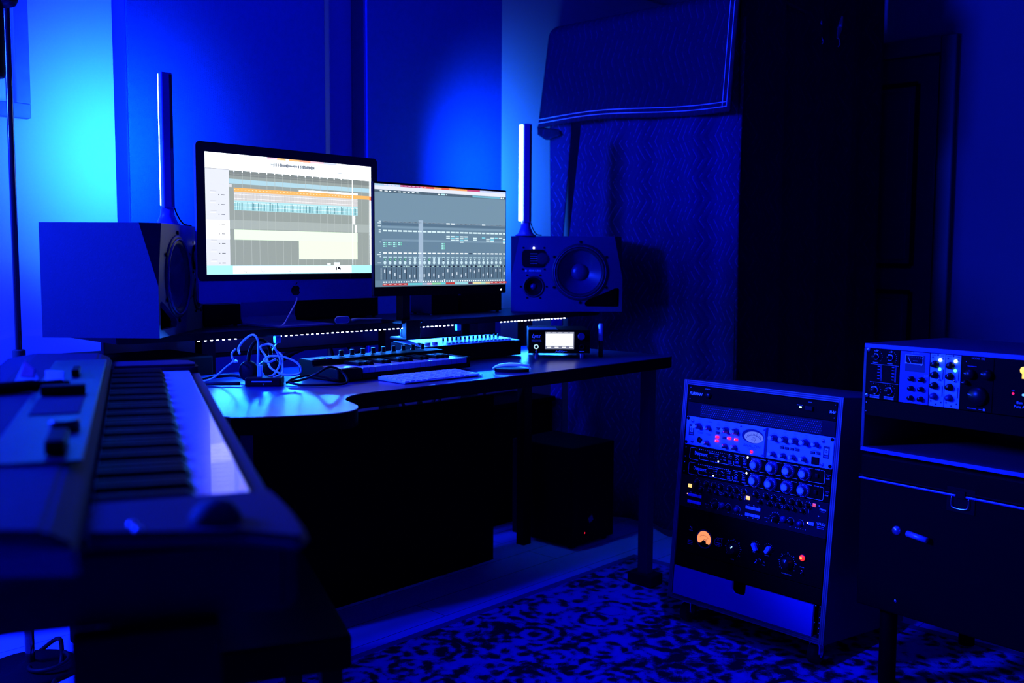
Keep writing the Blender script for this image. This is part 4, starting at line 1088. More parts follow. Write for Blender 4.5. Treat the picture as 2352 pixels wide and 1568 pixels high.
for (x, z) in ((-.2235, .1855), (.2315, .1835)):
    MB().rect(x-.0095, x+.0095, z-.0165, z+.0165, YF_, ink).rect(x-.0055, x+.0055, z-.006, z+.0105, YF_-.0002, knob_cap).ring(x, z+.002, .0025, .004, YF_-.0004, ink, 14).line(x, z-.003, x, z+.008, .0012, YF_-.0004, ink).rect(x-.006, x+.006, z-.0125, z-.010, YF_-.0002, dim_ink).build('maker_badge', t)
MB().box(.190, .2125, YF_-.004, YF_, .1455, .1665, black, .0015).build('power_switch', t)

# compressors
def compressor(zt, label, shift, ledx):
    t = on_rack1('compressor', label, 'rack unit', 'pair of black compressors with big white-faced knobs')
    plate(t, -.245, .251, zt-.0445, zt, face_dark); shell(t, -.245, .251, zt-.0445, zt)
    m = MB(); y = YF_; z1 = zt-.0055; z0 = zt-.0415
    w = .0008
    # rounded frame, left part and right part
    L_ = [(-.196, z1)]+[(-.2165+.006*math.cos(a_)-.000, z1-.006+.006*math.sin(a_)) for a_ in [PI/2+PI/2*i/5 for i in range(6)]]+[(-.2225, z0+.006)]+[(-.2165+.006*math.cos(a_), z0+.006+.006*math.sin(a_)) for a_ in [PI+PI/2*i/5 for i in range(6)]]+[(-.190, z0)]
    m.poly(L_, w, y, white_ink)
    Rr = [(-.062, z1), (-.026, z1)]; m.poly(Rr, w, y, white_ink)
    for a_, b_ in ((.022, .045), (.078, .098), (.127, .150), (.178, .196)): m.line(a_, z1, b_, z1, w, y, white_ink)
    for a_, b_ in ((-.018, -.004), (.025, .045), (.078, .098), (.130, .150), (.178, .222)): m.line(a_, z0, b_, z0, w, y, white_ink)
    Rr = [(.220, z1)]+[(.228+.005*math.cos(a_), z1-.005+.005*math.sin(a_)) for a_ in [PI/2-PI/2*i/5 for i in range(6)]]+[(.228+.005*math.cos(a_), z0+.005+.005*math.sin(a_)) for a_ in [-PI/2*i/5 for i in range(6)]]+[(.218, z0)]
    m.poly(Rr, w, y, white_ink)
    # ratio bracket
    m.poly([(-.183, zt-.0255), (-.1865, zt-.028), (-.1865, zt-.034), (-.182, zt-.0375), (-.150, zt-.0375)], w, y, white_ink)
    m.poly([(-.128, zt-.0375), (-.066, zt-.0375), (-.0615, zt-.034), (-.0615, zt-.026), (-.064, zt-.0245)], w, y, white_ink)
    m.text('Distressor', -.204, zt-.0255, .0105, y, white_ink, 'L', sx=.74, bold=.004)
    m.text('GAIN REDUCTION', -.152, zt-.0145, .0030, y, grey_ink).text('RATIO', -.139, zt-.039, .0034, y, grey_ink, 'C')
    for i in range(17): m.rect(-.188+.0068*i, -.1858+.0068*i, zt-.0085, zt-.0065, y, white_ink)
    for i, s_ in enumerate(('1:1', '2:1', '3:1', '4:1', '6:1', '10:1', 'NUKE')): m.text(s_, -.170+.0125*i+.0, zt-.0275, .0024, y, grey_ink, 'C')
    m.text('BY PASS', -.124, zt-.0205, .0026, y, grey_ink, 'C').text('REDLINE', -.077, zt-.013, .0026, y, grey_ink, 'C').text('1% THD', -.077, zt-.0185, .0026, y, grey_ink, 'C')
    m.poly([(-.104, zt-.017), (-.101, zt-.014), (-.0975, zt-.018), (-.0945, zt-.020), (-.092, zt-.017)], .0008, y, white_ink)
    for x in (-.050, -.024):
        m.poly([(x-.007, zt-.013), (x-.003, zt-.009), (x+.004, zt-.009)], .0007, y, white_ink)
    m.poly([(-.056, zt-.020), (-.050, zt-.015), (-.044, zt-.020)], .0007, y, white_ink).text('LINK', -.050, zt-.0245, .0024, y, grey_ink, 'C')
    m.text('DIST 2', -.024, zt-.017, .0026, y, grey_ink, 'C').text('DIST 3', -.024, zt-.022, .0026, y, grey_ink, 'C')
    m.text('DETECTOR', -.049, zt-.0375, .003, y, grey_ink, 'C').text('AUDIO', -.0225, zt-.0375, .003, y, grey_ink, 'C').text('RATIO', -.0745, zt-.0345, .0028, y, grey_ink, 'C')
    for x, s_ in ((.003, 'INPUT'), (.060, 'ATTACK'), (.112, 'RELEASE'), (.165, 'OUTPUT'), (.210, 'POWER')): m.text(s_, x, z1-.0015, .0032, y, grey_ink, 'C', shear=.2)
    m.text('Empirical', .2435, zt-.016, .0026, y, dim_ink, 'C').text('Labs', .2435, zt-.020, .0026, y, dim_ink, 'C').text('EL8X', .243, zt-.027, .0034, y, grey_ink, 'C', shear=.3)
    m.build('panel_print', t)
    b0 = None
    for x in (-.0745, -.049, -.0225):
        p = (x, y, zt-.0285+.001)
        if b0 is None: b0 = MB().box(-.0062, .0062, -.003, 0, -.003, .003, knob_navy, .0012).build('button', t, p)
        else: rep(b0, p, t)
    MB().disc(ledx, zt-.0335, .0022, y-.0004, led_w, 12).build('ratio_led', t)
    MB().disc(-.0155, zt-.0065, .0028, y-.0004, led_w, 14).build('mode_led', t)
    MB().box(.205, .215, y-.006, y, zt-.028, zt-.016, face_navy, .003).build('power_toggle', t)
    k0 = None
    for i, x in enumerate((.0155, .0682, .1213, .173)):
        p = (x, y, zt-.0235)
        q = None
        if k0 is None:
            q = MB().lathe([(.0205, 0), (.0205, .0015), (.0185, .006), (.0130, .0085)], (0, 0, 0), (0, -1, 0), knob_body, 36)
            q.lathe([(.0130, .0085), (.0115, .0185), (.0108, .0195)], (0, 0, 0), (0, -1, 0), knob_navy, 36).lathe([(.0108, .0195), (.0103, .0197)], (0, 0, 0), (0, -1, 0), knob_cap, 36, False)
            q.lathe([(.0103, .0197), (.0088, .0198)], (0, 0, 0), (0, -1, 0), ink, 36, False).lathe([(.0088, .0198), (0, .0199)], (0, 0, 0), (0, -1, 0), knob_cap, 36, False)
            for j in range(22):
                a_ = 2*PI*j/22; T_ = Matrix.Translation((.0165*math.cos(a_), -.0073, .0165*math.sin(a_)))
                q.box(-.0006, .0006, -.0006, .0006, -.0014, .0014, lightbtn, M=T_ @ Matrix.Rotation(-a_+PI/2, 4, 'Y'))
            k0 = q.build('knob', t, p)
        else: rep(k0, p, t, (0, .5*i, 0))
    screws(t, [(-.2385, zt-.008), (-.2385, zt-.036)], .0022)
compressor(.1385, 'black compressor with four big pale knobs, upper of the two alike', 0, -.1165)
compressor(.0930, 'black compressor with four big pale knobs, lower of the two alike', 0, -.130)

# dual channel strip
t = on_rack1('dual_channel_strip', 'dark navy two-channel preamp crowded with small black knobs and pale buttons', 'rack unit')
plate(t, -.245, .251, -.0505, .0475, face_navy); shell(t, -.245, .251, -.0505, .0475)
m = MB(); y = YF_
k_big = MB().lathe([(.0078, 0), (.0078, .002), (.0066, .0135), (.0058, .0145), (0, .0146)], (0, 0, 0), (0, -1, 0), knob_dark, 20)
k0 = None; k1 = None
for sec, off in enumerate((0, .208)):
    for i, x in enumerate((-.190, -.1565, -.130, -.104, -.072, -.050, -.023)):
        p = (x+off+.004, y, .0305); m.dots(p[0], p[2], .0105, y, grey_ink, 11)
        if k0 is None: k0 = MB().lathe([(.0078, 0), (.0078, .002), (.0066, .0135), (.0058, .0145), (0, .0146)], (0, 0, 0), (0, -1, 0), knob_dark, 20).line(0, 0, 0, .006, .0006, -.0149, dim_ink).build('knob', t, p, (0, .3, 0))
        else: rep(k0, p, t, (0, .4*i, 0))
    for i, x in enumerate((-.172, -.1415, -.1145, -.0855, -.0625, -.0365)):
        p = (x+off+.003, y, .0125); m.dots(p[0], p[2], .0085, y, grey_ink, 9)
        if k1 is None: k1 = MB().lathe([(.0062, 0), (.0062, .002), (.0052, .012), (0, .0125)], (0, 0, 0), (0, -1, 0), knob_dark, 18).line(0, 0, 0, .0045, .0006, -.0128, dim_ink).build('small_knob', t, p)
        else: rep(k1, p, t, (0, .5*i-1, 0))
    # gain knob with pointer
    MB().lathe([(.0125, 0), (.0125, .003), (.009, .006), (.0075, .016), (0, .0165)], (0, 0, 0), (0, -1, 0), knob_dark, 26).line(0, .002, 0, .0085, .0011, -.0168, white_ink).build('gain_knob', t, (-.117+off, y, -.024), (0, 2.4+sec*.9, 0))
    m.ticks(-.117+off, -.024, .0155, .018, y, white_ink, 15, w=.0008)
    MB().lathe([(.009, 0), (.008, .008), (0, .009)], (0, 0, 0), (0, -1, 0), knob_navy, 22).build('blue_knob', t, (-.090+off, y, -.021))
    MB().lathe([(.008, 0), (.007, .009), (0, .0095)], (0, 0, 0), (0, -1, 0), knob_dark, 22).build('filter_knob', t, (-.068+off, y, -.024)); m.dots(-.068+off, -.024, .0115, y, white_ink, 7, -1.2, 1.2)
    MB().lathe([(.0065, 0), (.006, .010), (0, .0105)], (0, 0, 0), (0, -1, 0), knob_navy, 20).build('level_knob', t, (-.037+off, y, -.023)); m.ring(-.037+off, -.023, .0098, .0105, y, grey_ink, 14, -.5, 2.2)
    m.text('EQL', -.147+off+.004, -.040, .0022, y, grey_ink, 'C').text('HPF', -.068+off, -.0395, .0022, y, grey_ink, 'C').text('INPUT  MIC', -.148+off+.004, -.0295, .0022, y, grey_ink, 'C')
    for i in range(5): m.disc(-.050+off+.0075*i, -.0375, .0009, y, white_ink, 8)
    b0 = None
    for r_, z in enumerate((-.0105, -.0308)):
        for i in range(3):
            p = (-.207+off+.0168*i, y, z)
            if b0 is None: b0 = MB().box(-.0080, .0080, -.004, 0, -.0042, .0042, lightbtn, .001).build('button', t, p)
            else: rep(b0, p, t)
            m.rect(p[0]-.002, p[0]+.002, z+(.007 if r_ == 0 else -.009), z+(.0085 if r_ == 0 else -.0075), y, grey_ink)
    MB().box(-.0065, .0065, -.003, 0, -.0055, .0055, led_a, .0015).build('amber_button', t, (-.211+off, y, .0165))
MB().disc(-.2165, -.0085, .0018, y-.0045, led_rw, 10).build('red_led', t)
m.line(-.0135, .041, -.0135, .0085, .0009, y, grey_ink).line(.193, .0415, .193, .0095, .0009, y, grey_ink)
for x, z in ((-.100, .0095), (.107, .0095)): m.poly([(x-.0045, z), (x+.0045, z), (x+.0045, z+.006), (x-.0045, z+.006), (x-.0045, z)], .0006, y, grey_ink)
m.text('Neve', .226, .0245, .0070, y, white_ink, 'L', bold=.008, sx=.9).text('WA273', .220, -.016, .0070, y, white_ink, 'L', bold=.006, sx=.85).rect(.222, .242, -.0215, -.0195, y, dim_ink).rect(.222, .243, -.026, -.024, y, dim_ink)
m.rect(.229, .241, .0195, .0222, y, knob_navy)
m.poly([(.2215, .0375), (.2255, .0355), (.2215, .0335)], .0009, y, white_ink).poly([(.222, .0095), (.226, .0075), (.222, .0055)], .0009, y, white_ink)
m.build('panel_print', t)
MB().box(.2045, .214, YF_-.002, YF_, .0305, .0395, glow('dim_red_lamp', (230, 80, 110), .9), .001).build('red_lamp', t)
MB().box(.197, .2135, YF_-.004, YF_, -.0215, -.0125, lightbtn, .001).build('power_button', t)
MB().disc(.1935, -.0165, .0025, YF_-.0006, led_rw, 10).build('power_led', t)

# leveling amp with amber meter
t = on_rack1('tube_compressor', 'black tube compressor with a glowing amber meter and a red jewel lamp', 'rack unit')
plate(t, -.245, .251, -.186, -.0515, face_dark); shell(t, -.245, .251, -.186, -.0515)
y = YF_
P = [(-.1445+.0245*math.cos(a_), -.1335+.0245*math.sin(a_)*.98) for a_ in [-.62+(PI+1.24)*i/28 for i in range(29)]]
n = len(P)
P2 = P+[(-.1445+.0085*math.cos(a_)-.0, -.1455+.0085*math.sin(a_)) for a_ in [PI-(PI)*i/10 for i in range(11)]]
b = bmesh.new(); b.faces.new([b.verts.new((p[0], 0, p[1])) for p in P2]); bmesh.ops.triangulate(b, faces=list(b.faces))
m = MB().merge(b, meter_amber, False, Matrix.Translation((0, y-.001, 0)))
m.ring(-.1445, -.1475, .0240, .0247, y-.0013, can_r, 20, PI*.28, PI*.72)
for i in range(6):
    a_ = PI*.3+PI*.4*i/5; m.disc(-.1445+.0285*math.cos(a_), -.1475+.0285*math.sin(a_), .0007, y-.0013, can_r, 6)
m.ring(-.141, -.1375, .0035, .0045, y-.0013, can_r, 10).rect(-.147, -.136, -.141, -.1395, y-.0013, can_r).line(-.137, -.1355, -.130, -.1285, .0009, y-.0013, ink); m.build('amber_meter', t)
MB().ring(-.1445, -.1335, .0250, .0285, y-.0004, ink, 30).build('meter_bezel', t)
m = MB()
for (x, z) in ((-.0455, -.1335), (.128, -.133)):
    pass
for (x, z, r_) in ((-.0400, -.1400, .0245), (.1400, -.1400, .0245)):
    m.dots(x, z, r_, y, grey_ink, 21, -2.4, 2.4, .0009)
    for i, s_ in enumerate(('0', '20', '40', '50', '60', '80', '100')):
        a_ = PI/2-(-2.2+4.4*i/6); m.text(s_, x+(r_+.0035)*math.cos(a_), z+(r_+.0035)*math.sin(a_)-.001, .0026, y, grey_ink, 'C')
m.text('GAIN', -.040, -.1725, .0032, y, grey_ink, 'C').text('PEAK REDUCTION', .140, -.1725, .0026, y, grey_ink, 'C')
# guitar-pick like emblem
m.poly([(-.107, -.137), (-.105, -.126), (-.098, -.120), (-.088, -.1195), (-.078, -.118), (-.083, -.123), (-.080, -.131), (-.082, -.141), (-.092, -.1445), (-.103, -.142), (-.107, -.137)], .0009, y, dim_ink)
m.rect(-.104, -.084, -.1355, -.1335, y, dim_ink).rect(-.100, -.088, -.1405, -.139, y, dim_ink).ring(-.094, -.128, .0035, .0043, y, dim_ink, 10, 0, PI)
for i in range(3): m.rect(-.204, -.186, -.160+.0052*i, -.158+.0052*i, y, dim_ink)
m.text('POWER', -.195, -.1185, .0026, y, grey_ink, 'C').text('POWER', .187, -.1425, .0026, y, grey_ink, 'C').text('LIMIT', .040, -.1645, .0026, y, grey_ink, 'C').text('COMP', .066, -.165, .0026, y, grey_ink, 'C')
for (x, z) in ((.0325, -.117), (.0775, -.1155)): m.dots(x, z, .0155, y, grey_ink, 9, -.9, 2.2, .0008)
m.text('METER', .030, -.1355, .0026, y, grey_ink, 'C').text('HF EMPH', .074, -.1355, .0026, y, grey_ink, 'C')
m.poly([(.063, -.1585), (.0665, -.1535), (.070, -.1585)], .0006, y, grey_ink); m.build('panel_print', t)
MB().lathe([(.0175, 0), (.0175, .003), (.0145, .006), (.0135, .020), (.012, .022), (0, .0222)], (0, 0, 0), (0, -1, 0), knob_dark, 32).box(-.0018, .0018, -.0225, -.0223, .004, .0125, lamp_cy).build('gain_knob', t, (-.036, y, -.139), (0, .55, 0))
MB().lathe([(.0175, 0), (.0175, .003), (.0145, .006), (.0135, .020), (.012, .022), (0, .0222)], (0, 0, 0), (0, -1, 0), knob_dark, 32).box(-.0009, .0009, -.0225, -.0223, .004, .012, white_ink).build('peak_reduction_knob', t, (.143, y, -.139), (0, .45, 0))
for (x, z, r_) in ((.0325, -.117, -.5), (.0765, -.1155, .55)):
    q = MB().lathe([(.0120, 0), (.0120, .002), (.0105, .004), (0, .0042)], (0, 0, 0), (0, -1, 0), knob_dark, 28)
    q.prism([(-.0048, -.0115), (.0048, -.0115), (.0058, .008), (.003, .0115), (-.003, .0115), (-.0058, .008)], -.015, -.004, lightbtn, bev=.0008)
    q.line(0, -.009, 0, .009, .0007, -.0152, ink)
    q.build('selector_knob', t, (x+.004, y, z), (0, r_, 0))
def toggle(t, x, z, a_=.3):
    MB().lathe([(.0042, 0), (.0042, .002), (.0028, .003)], (0, 0, 0), (0, -1, 0), chrome, 12).tube([(0, 0, 0), (math.sin(a_)*.006, -.010, math.cos(a_)*.006)], [.0012, .0018], chrome, 8).build('toggle_switch', t, (x, y, z))
toggle(t, -.194, -.110); toggle(t, .0405, -.1565, 2.8); toggle(t, .054, -.1525, .2); toggle(t, .187, -.1525, 2.4)
MB().lathe([(.0100, 0), (.0100, .003), (.0085, .0045)], (.1875, y, -.1150), (0, -1, 0), can_r, 24).lathe([(.0085, .0045), (.006, .0085), (0, .0100)], (.1875, y, -.115), (0, -1, 0), lamp_red, 20).disc(.187, -.1145, .0035, y-.0103, lamp_or, 12).build('jewel_lamp', t)
# blank panel and drawer
t = on_rack1('blank_panel', 'plain black panel between the amber-meter unit and the drawer', 'rack panel')
plate(t, -.245, .251, -.2305, -.187, face_dark)
dr = bpy.data.objects.new('drawer', None); COL.objects.link(dr); dr.parent = CAB
poly_ = [(-.246, -.321), (.231, -.321), (.231, -.2345), (.0125, -.2345), (.0125, -.258), (.008, -.265), (-.0, -.268), (-.022, -.268), (-.030, -.264), (-.034, -.257), (-.034, -.2345), (-.246, -.2345)]
b = bmesh.new(); lo = [b.verts.new((x, .004, z)) for x, z in poly_]; f = b.faces.new(lo)
r_ = bmesh.ops.extrude_face_region(b, geom=[f]); bmesh.ops.translate(b, verts=[v for v in r_['geom'] if isinstance(v, bmesh.types.BMVert)], vec=(0, -.008, 0))
bmesh.ops.triangulate(b, faces=[f_ for f_ in b.faces if len(f_.verts) > 4]); bmesh.ops.recalc_face_normals(b, faces=list(b.faces))
MB().merge(b, drawer_m).build('drawer_front', dr)
MB().box(-.235, .225, .004, .40, -.3205, -.312, box_int).build('tray', dr)
gr = glow('green_tape', (10, 90, 60), .6)
gr2 = mat('green_tape_edge', (.03, .35, .15), .6)
MB().poly([(-.2485, -.2335), (-.2515, -.2335), (-.2515, -.275), (-.2485, -.275)], .0014, -.0048, gr2).poly([(.236, -.2345), (.240, -.2345)], .003, -.0048, gr2).poly([(.236, -.280), (.240, -.280)], .003, -.0048, gr2).build('green_latch', dr)

# ------------------------------------------------------------------ rack 2 on the flight case
O2 = Vector((2.4983, .9104, .9034)); Y2 = -1.713
def on_rack2(name, label, cat, group=None): return thing(name, label, cat, O2, Y2, -.014, group)
t = on_rack2('tabletop_rack', 'low wide black rack box with blue-lit edges on the flight case', 'rack cabinet')
x0, x1, z0, z1 = -.187, .33, -.2745, .0085
m = MB().box(x0, x1, 0, .42, z1-.012, z1, lam, .002).box(x0, x1, 0, .42, z0, z0+.011, lam, .002).box(x0, x0+.009, 0, .42, z0+.011, z1-.012, lam, .001).box(x1-.009, x1, 0, .42, z0+.011, z1-.012, lam, .001).box(x0+.009, x1-.009, .41, .42, z0+.011, z1-.012, box_int)
m.build('carcass', t)
edge_m = mat('blue_edge_banding', (.09, .08, .55), .4)
MB().rect(x0+.002, x1-.002, z1-.011, z1-.001, -.0006, edge_m).build('edge_banding', t)
MB().rect(x0+.002, x1-.002, z0+.001, z0+.010, -.0006, edge_m).build('edge_banding', t)
t = on_rack2('module_chassis', 'black module frame holding narrow upright units in the low rack', 'rack unit')
plate(t, -.1775, .290, -.1345, -.0035, face_dark, y1=.004); MB().box(-.165, .28, .004, .22, -.1335, -.0045, box_int).build('chassis', t)
y = YP-.002
def module(x0, x1, mt, name): 
    return MB().box(x0+.0004, x1-.0004, y, YP, -.1335, -.0042, mt, .0006).build(name, t)
yy = y-.0003
# black twin module
mod = module(-.165, -.083, face_dark, 'twin_module')
m = MB()
for cx in (-.149, -.109):
    m.text('RATIO', cx, -.0105, .0022, yy, grey_ink, 'C').ring(cx+.003, -.0085, .0015, .0021, yy, grey_ink, 10)
    m.dots(cx, -.0238, .0175, yy, grey_ink, 8, .1, 2.2, .0006); m.text('POLARITY', cx, -.0405, .0022, yy, white_ink, 'C')
    for i in range(5): m.rect(cx+.006, cx+.0125, -.049-.008*i, -.0472-.008*i, yy, dim_ink)
    m.rect(cx+.0145, cx+.0152, -.086, -.044, yy, dim_ink).rect(cx+.017, cx+.0177, -.086, -.044, yy, dim_ink)
    m.dots(cx, -.1108, .0175, yy, grey_ink, 8, -.6, 2.2, .0006)
    for i in range(3): m.rect(cx-.013, cx+.014, -.1255-.0028*i, -.1240-.0028*i, yy, grey_ink if i != 1 else dim_ink)
m.line(-.163, -.0435, -.084, -.0435, .0005, yy, grey_ink).line(-.163, -.090, -.084, -.090, .0005, yy, grey_ink); m.build('panel_print', mod)
for (cx, cz, n_, r_) in ((-.149, -.0238, 6, .0088), (-.109, -.0234, 6, .0088), (-.149, -.1108, 5, .0112), (-.109, -.1095, 5, .0112)):
    q = MB().lathe([(r_, 0), (r_, .0012)], (0, 0, 0), (0, -1, 0), knob_cap, n_, False).lathe([(r_, .0012), (r_*.72, .0013)], (0, 0, 0), (0, -1, 0), knob_cap, n_, False)
    q.lathe([(r_*.74, .001), (r_*.66, .012), (0, .0125)], (0, 0, 0), (0, -1, 0), knob_dark, 22); q.build('knob', mod, (cx, yy, cz), (0, .1, 0))
# blue compressor module with meter
mod = module(-.0815, -.003, mat('deep_blue_faceplate', (.06, .055, .42), .4), 'meter_module')
m = MB().text('GR  METER', -.042, -.0085, .0032, yy, grey_ink, 'C').rect(-.0675, -.0145, -.054, -.0115, yy, ink)
for i in range(3): m.rect(-.058, -.018, -.1300-.0001, -.1293, yy, grey_ink)
m.poly([(-.0155, -.0635), (-.0065, -.0635), (-.0065, -.059), (-.0155, -.059), (-.0155, -.0635)], .0006, yy, grey_ink)
m.build('panel_print', mod)
q = MB().rect(-.0665, -.020, -.0335, -.0125, yy-.0012, blackg)
q.poly([(-.0665, -.0335), (-.0665, -.0125), (-.020, -.0125), (-.020, -.0335), (-.0665, -.0335)], .0011, yy-.0015, white_ink)
q.line(-.060, -.0165, -.0515, -.0325, .0011, yy-.0016, white_ink)
for i in range(7): q.rect(-.055+.0055*i, -.0545+.0055*i, -.0185, -.0165, yy-.0015, white_ink)
q.rect(-.046, -.034, -.0265, -.0258, yy-.0015, grey_ink); q.disc(-.064, -.0325, .002, yy-.0017, white_ink, 8); q.disc(-.0235, -.0345, .0024, yy-.0017, white_ink, 8); q.build('meter', mod)
k0 = None
pm = MB()
for r_ in range(3):
    for c in range(2):
        p = (-.0505+.0265*c+.003, yy, -.0712-.0244*r_); pm.ticks(p[0], p[2], .0078, .0092, yy, grey_ink, 7)
        if k0 is None: k0 = MB().lathe([(.0068, 0), (.0058, .012), (0, .0125)], (0, 0, 0), (0, -1, 0), knob_dark, 20).line(0, .001, 0, .005, .0007, -.0127, white_ink).build('knob', mod, p, (0, -.7, 0))
        else: rep(k0, p, mod, (0, -.7+.4*r_-.3*c, 0))
pm.build('scale_print', mod)
# two silver modules
for xi, nm in ((-.0015, 'a'), (.0375, 'b')):
    mod = module(xi, xi+.0385, face_blue, 'silver_module')
    cx = xi+.0125
    m = MB().text('542', xi+.031, -.0105, .0042, yy, ink, 'C').rect(xi+.003, xi+.014, -.0085, -.0072, yy, ink)
    for (a_, b_) in ((xi+.019, -.0065), (xi+.006, -.0135), (xi+.032, -.0155), (xi+.006, -.1215), (xi+.032, -.1225), (xi+.019, -.1285)): m.disc(a_, b_, .0025, yy, ink, 10)
    m.rect(xi+.0325, xi+.0352, -.066, -.041, yy, ink).rect(xi+.0325, xi+.0352, -.108, -.082, yy, ink)
    for z in (-.037, -.064, -.091): m.line(xi+.022, z-.004, xi+.028, z, .0006, yy, ink)
    m.build('panel_print', mod)
    k0 = None
    for z in (-.030, -.0563, -.0827):
        p = (cx+.001, yy, z)
        if k0 is None: k0 = MB().lathe([(.0095, 0), (.0092, .003), (.0078, .004), (.0070, .013), (0, .0135)], (0, 0, 0), (0, -1, 0), knob_dark, 22).line(0, .001, 0, .0055, .0007, -.0138, white_ink).build('knob', mod, p)
        else: rep(k0, p, mod)
    MB().lathe([(.0092, 0), (.0088, .003), (.0078, .004), (.0070, .012), (0, .0125)], (0, 0, 0), (0, -1, 0), knob_navy, 22).build('blue_knob', mod, (cx+.001, yy, -.109))
    MB().lathe([(.0042, 0), (.0036, .003), (0, .004)], (xi+.0255, yy, -.0185), (0, -1, 0), led_g, 14).build('white_lamp', mod)
    MB().lathe([(.0038, 0), (.0032, .002), (0, .003)], (xi+.0250, yy, -.041), (0, -1, 0), led_g2, 14).build('green_lamp', mod)
    toggle_p = MB().lathe([(.0032, 0), (.0032, .002), (.002, .006), (0, .007)], (xi+.0255, yy, -.0668), (0, -1, 0), chrome, 12); toggle_p.build('toggle_switch', mod)
mod = module(.0765, .155, face_dark, 'dark_module')
m = MB().text('MODEL  EQ', .117, -.0095, .0042, yy, dim_ink, 'C').disc(.0885, -.017, .0008, yy, white_ink, 6).rect(.092, .114, -.0275, -.0265, yy, dim_ink).rect(.096, .118, -.1285, -.127, yy, dim_ink).ring(.1365, -.128, .0018, .0027, yy, white_ink, 12).rect(.124, .131, -.1288, -.1275, yy, dim_ink); m.build('panel_print', mod)
for (a_, b_, r_) in ((.101, -.046, .013), (.142, -.044, .013), (.0915, -.067, .006), (.122, -.097, .024)):
    MB().lathe([(r_, 0), (r_*.95, .006), (r_*.8, .014), (0, .0145)], (a_, yy, b_), (0, -1, 0), knob_dark, 28).line(a_-r_*.4, b_+r_*.1, a_-r_*.8, b_+r_*.2, .0007, yy-.0148, white_ink).build('knob', mod)
mod = module(.1555, .285, face_dark, 'equalizer_module')
m = MB().text('Ben', .2115, -.104, .0062, yy, grey_ink, 'L').text('Pure A', .206, -.1135, .0062, yy, grey_ink, 'L').text('+48V', .2015, -.0755, .0025, yy, dim_ink, 'C'); m.build('panel_print', mod)
MB().disc(.2025, -.0815, .0028, yy-.0004, led_r, 12).build('red_led', mod)
MB().disc(.2255, -.0825, .003, yy-.0004, led_b, 12).build('blue_led', mod)
m = MB().disc(.2235, -.026, .0085, yy-.0004, led_y, 24).rect(.2205, .2265, -.045, -.030, yy-.0004, led_y); m.build('yellow_emblem', mod)
s0 = None
for p in ((-.1715, -.007), (-.1715, -.127)):
    if s0 is None: s0 = MB().lathe([(.0055, 0), (.0055, .002), (.003, .0028), (0, .002)], (0, 0, 0), (0, -1, 0), chrome, 16).build('screw', t, (p[0], YP-.0003, p[1]))
    else: rep(s0, (p[0], YP-.0003, p[1]), t)
t = on_rack2('blank_panel', 'plain black panel below the module frame in the low rack', 'rack panel')
MB().box(-.1775, .290, -.003, .003, -.179, -.136, face_dark, .001).build('faceplate', t)
m = MB()
screws(t, [(-.1715, -.145), (-.1715, -.168)], .002)

# flight case under it
t = thing('flight_case', 'large black flight case with recessed latches under the low rack', 'flight case', (O2.x-.03, O2.y-.05, .0), Y2)
zt = .6235
LC, RC = -.225, .52
MB().box(LC, RC, 0, .55, .225, .565, case_m, .004).build('body', t)
MB().box(LC, RC, 0, .55, .5665, zt, case_m, .004).build('lid', t)
rail = mat('blue_metal_rail', (.10, .09, .5), .3, metal=.6)
MB().box(LC-.003, RC+.003, -.004, .012, .560, .5645, rail, .001).build('lower_rail', t)
MB().box(LC-.003, RC+.003, -.004, .012, .5685, .572, black, .001).build('upper_rail', t)
def latch(x, z):
    MB().box(x-.035, x+.035, -.002, .0, z-.03, z+.03, black, .0008).build('latch_dish', t)
    MB().tube([(x-.021, -.006, z+.008), (x-.021, -.008, z-.010), (x-.014, -.009, z-.018), (x+.014, -.009, z-.018), (x+.021, -.008, z-.010), (x+.021, -.006, z+.008)], .0013, chrome).build('latch_wire', t)
    MB().box(x-.012, x+.012, -.007, -.002, z+.006, z+.024, black, .001).build('latch_tongue', t)
latch(.045, .552)
MB().tube([(-.085, -.008, .444), (-.03, -.014, .440)], .0075, alu, 12).build('handle_grip', t)
MB().lathe([(.012, 0), (.010, .006), (0, .008)], (-.118, -.0, .443), (0, -1, 0), knob_silver, 20).build('handle_boss', t)
MB().tube([(.215, -.008, .448), (.27, -.014, .436), (.34, -.014, .432)], .009, spk_side, 12).build('side_grip', t)
for (x, y_) in ((LC+.06, .06), (RC-.06, .06), (LC+.06, .49), (RC-.06, .49)):
    MB().cyl((x, y_, .0118), (0, 0, 1), .022, .213, case_m, seg=14).build('leg', t)
MB().lathe([(.004, 0), (0, .003)], (-.115, -.0, .26), (0, -1, 0), chrome, 8).build('rivet', t)

# ------------------------------------------------------------------ stage piano
PX = 1.115
t = thing('stage_piano', 'long stage piano in the left foreground, its white keys catching light', 'piano', (.53, .838, 0), PX)
KY = .890
out = [(-.045, .36), (-.055, .05), (-.062, -.02), (-.05, -.034), (0, -.022), (1.24, -.022), (1.29, -.012), (1.31, .02), (1.31, .30), (1.29, .345), (1.24, .36)]
m = MB().prism(out, .800, .868, piano_b, 'XY', bev=.004); m.build('keybed', t)
# near cheek block, far cheek block
m = MB().prism([(-.115, .152), (-.151, .03), (-.184, -.012), (-.184, -.022), (-.15, -.026), (-.07, -.024), (-.004, -.018), (-.004, .152)], .890, .903, piano_m, 'XY', bev=.006); m.build('left_cheek', t)
m = MB().prism([(1.200, .152), (1.200, -.018), (1.24, -.02), (1.287, -.008), (1.305, .02), (1.305, .152)], .868, .903, piano_m, 'XY', bev=.006); m.build('right_cheek', t)
m = MB().box(-.004, 1.200, -.021, -.003, .868, .884, piano_m, .003); m.build('key_slip', t)
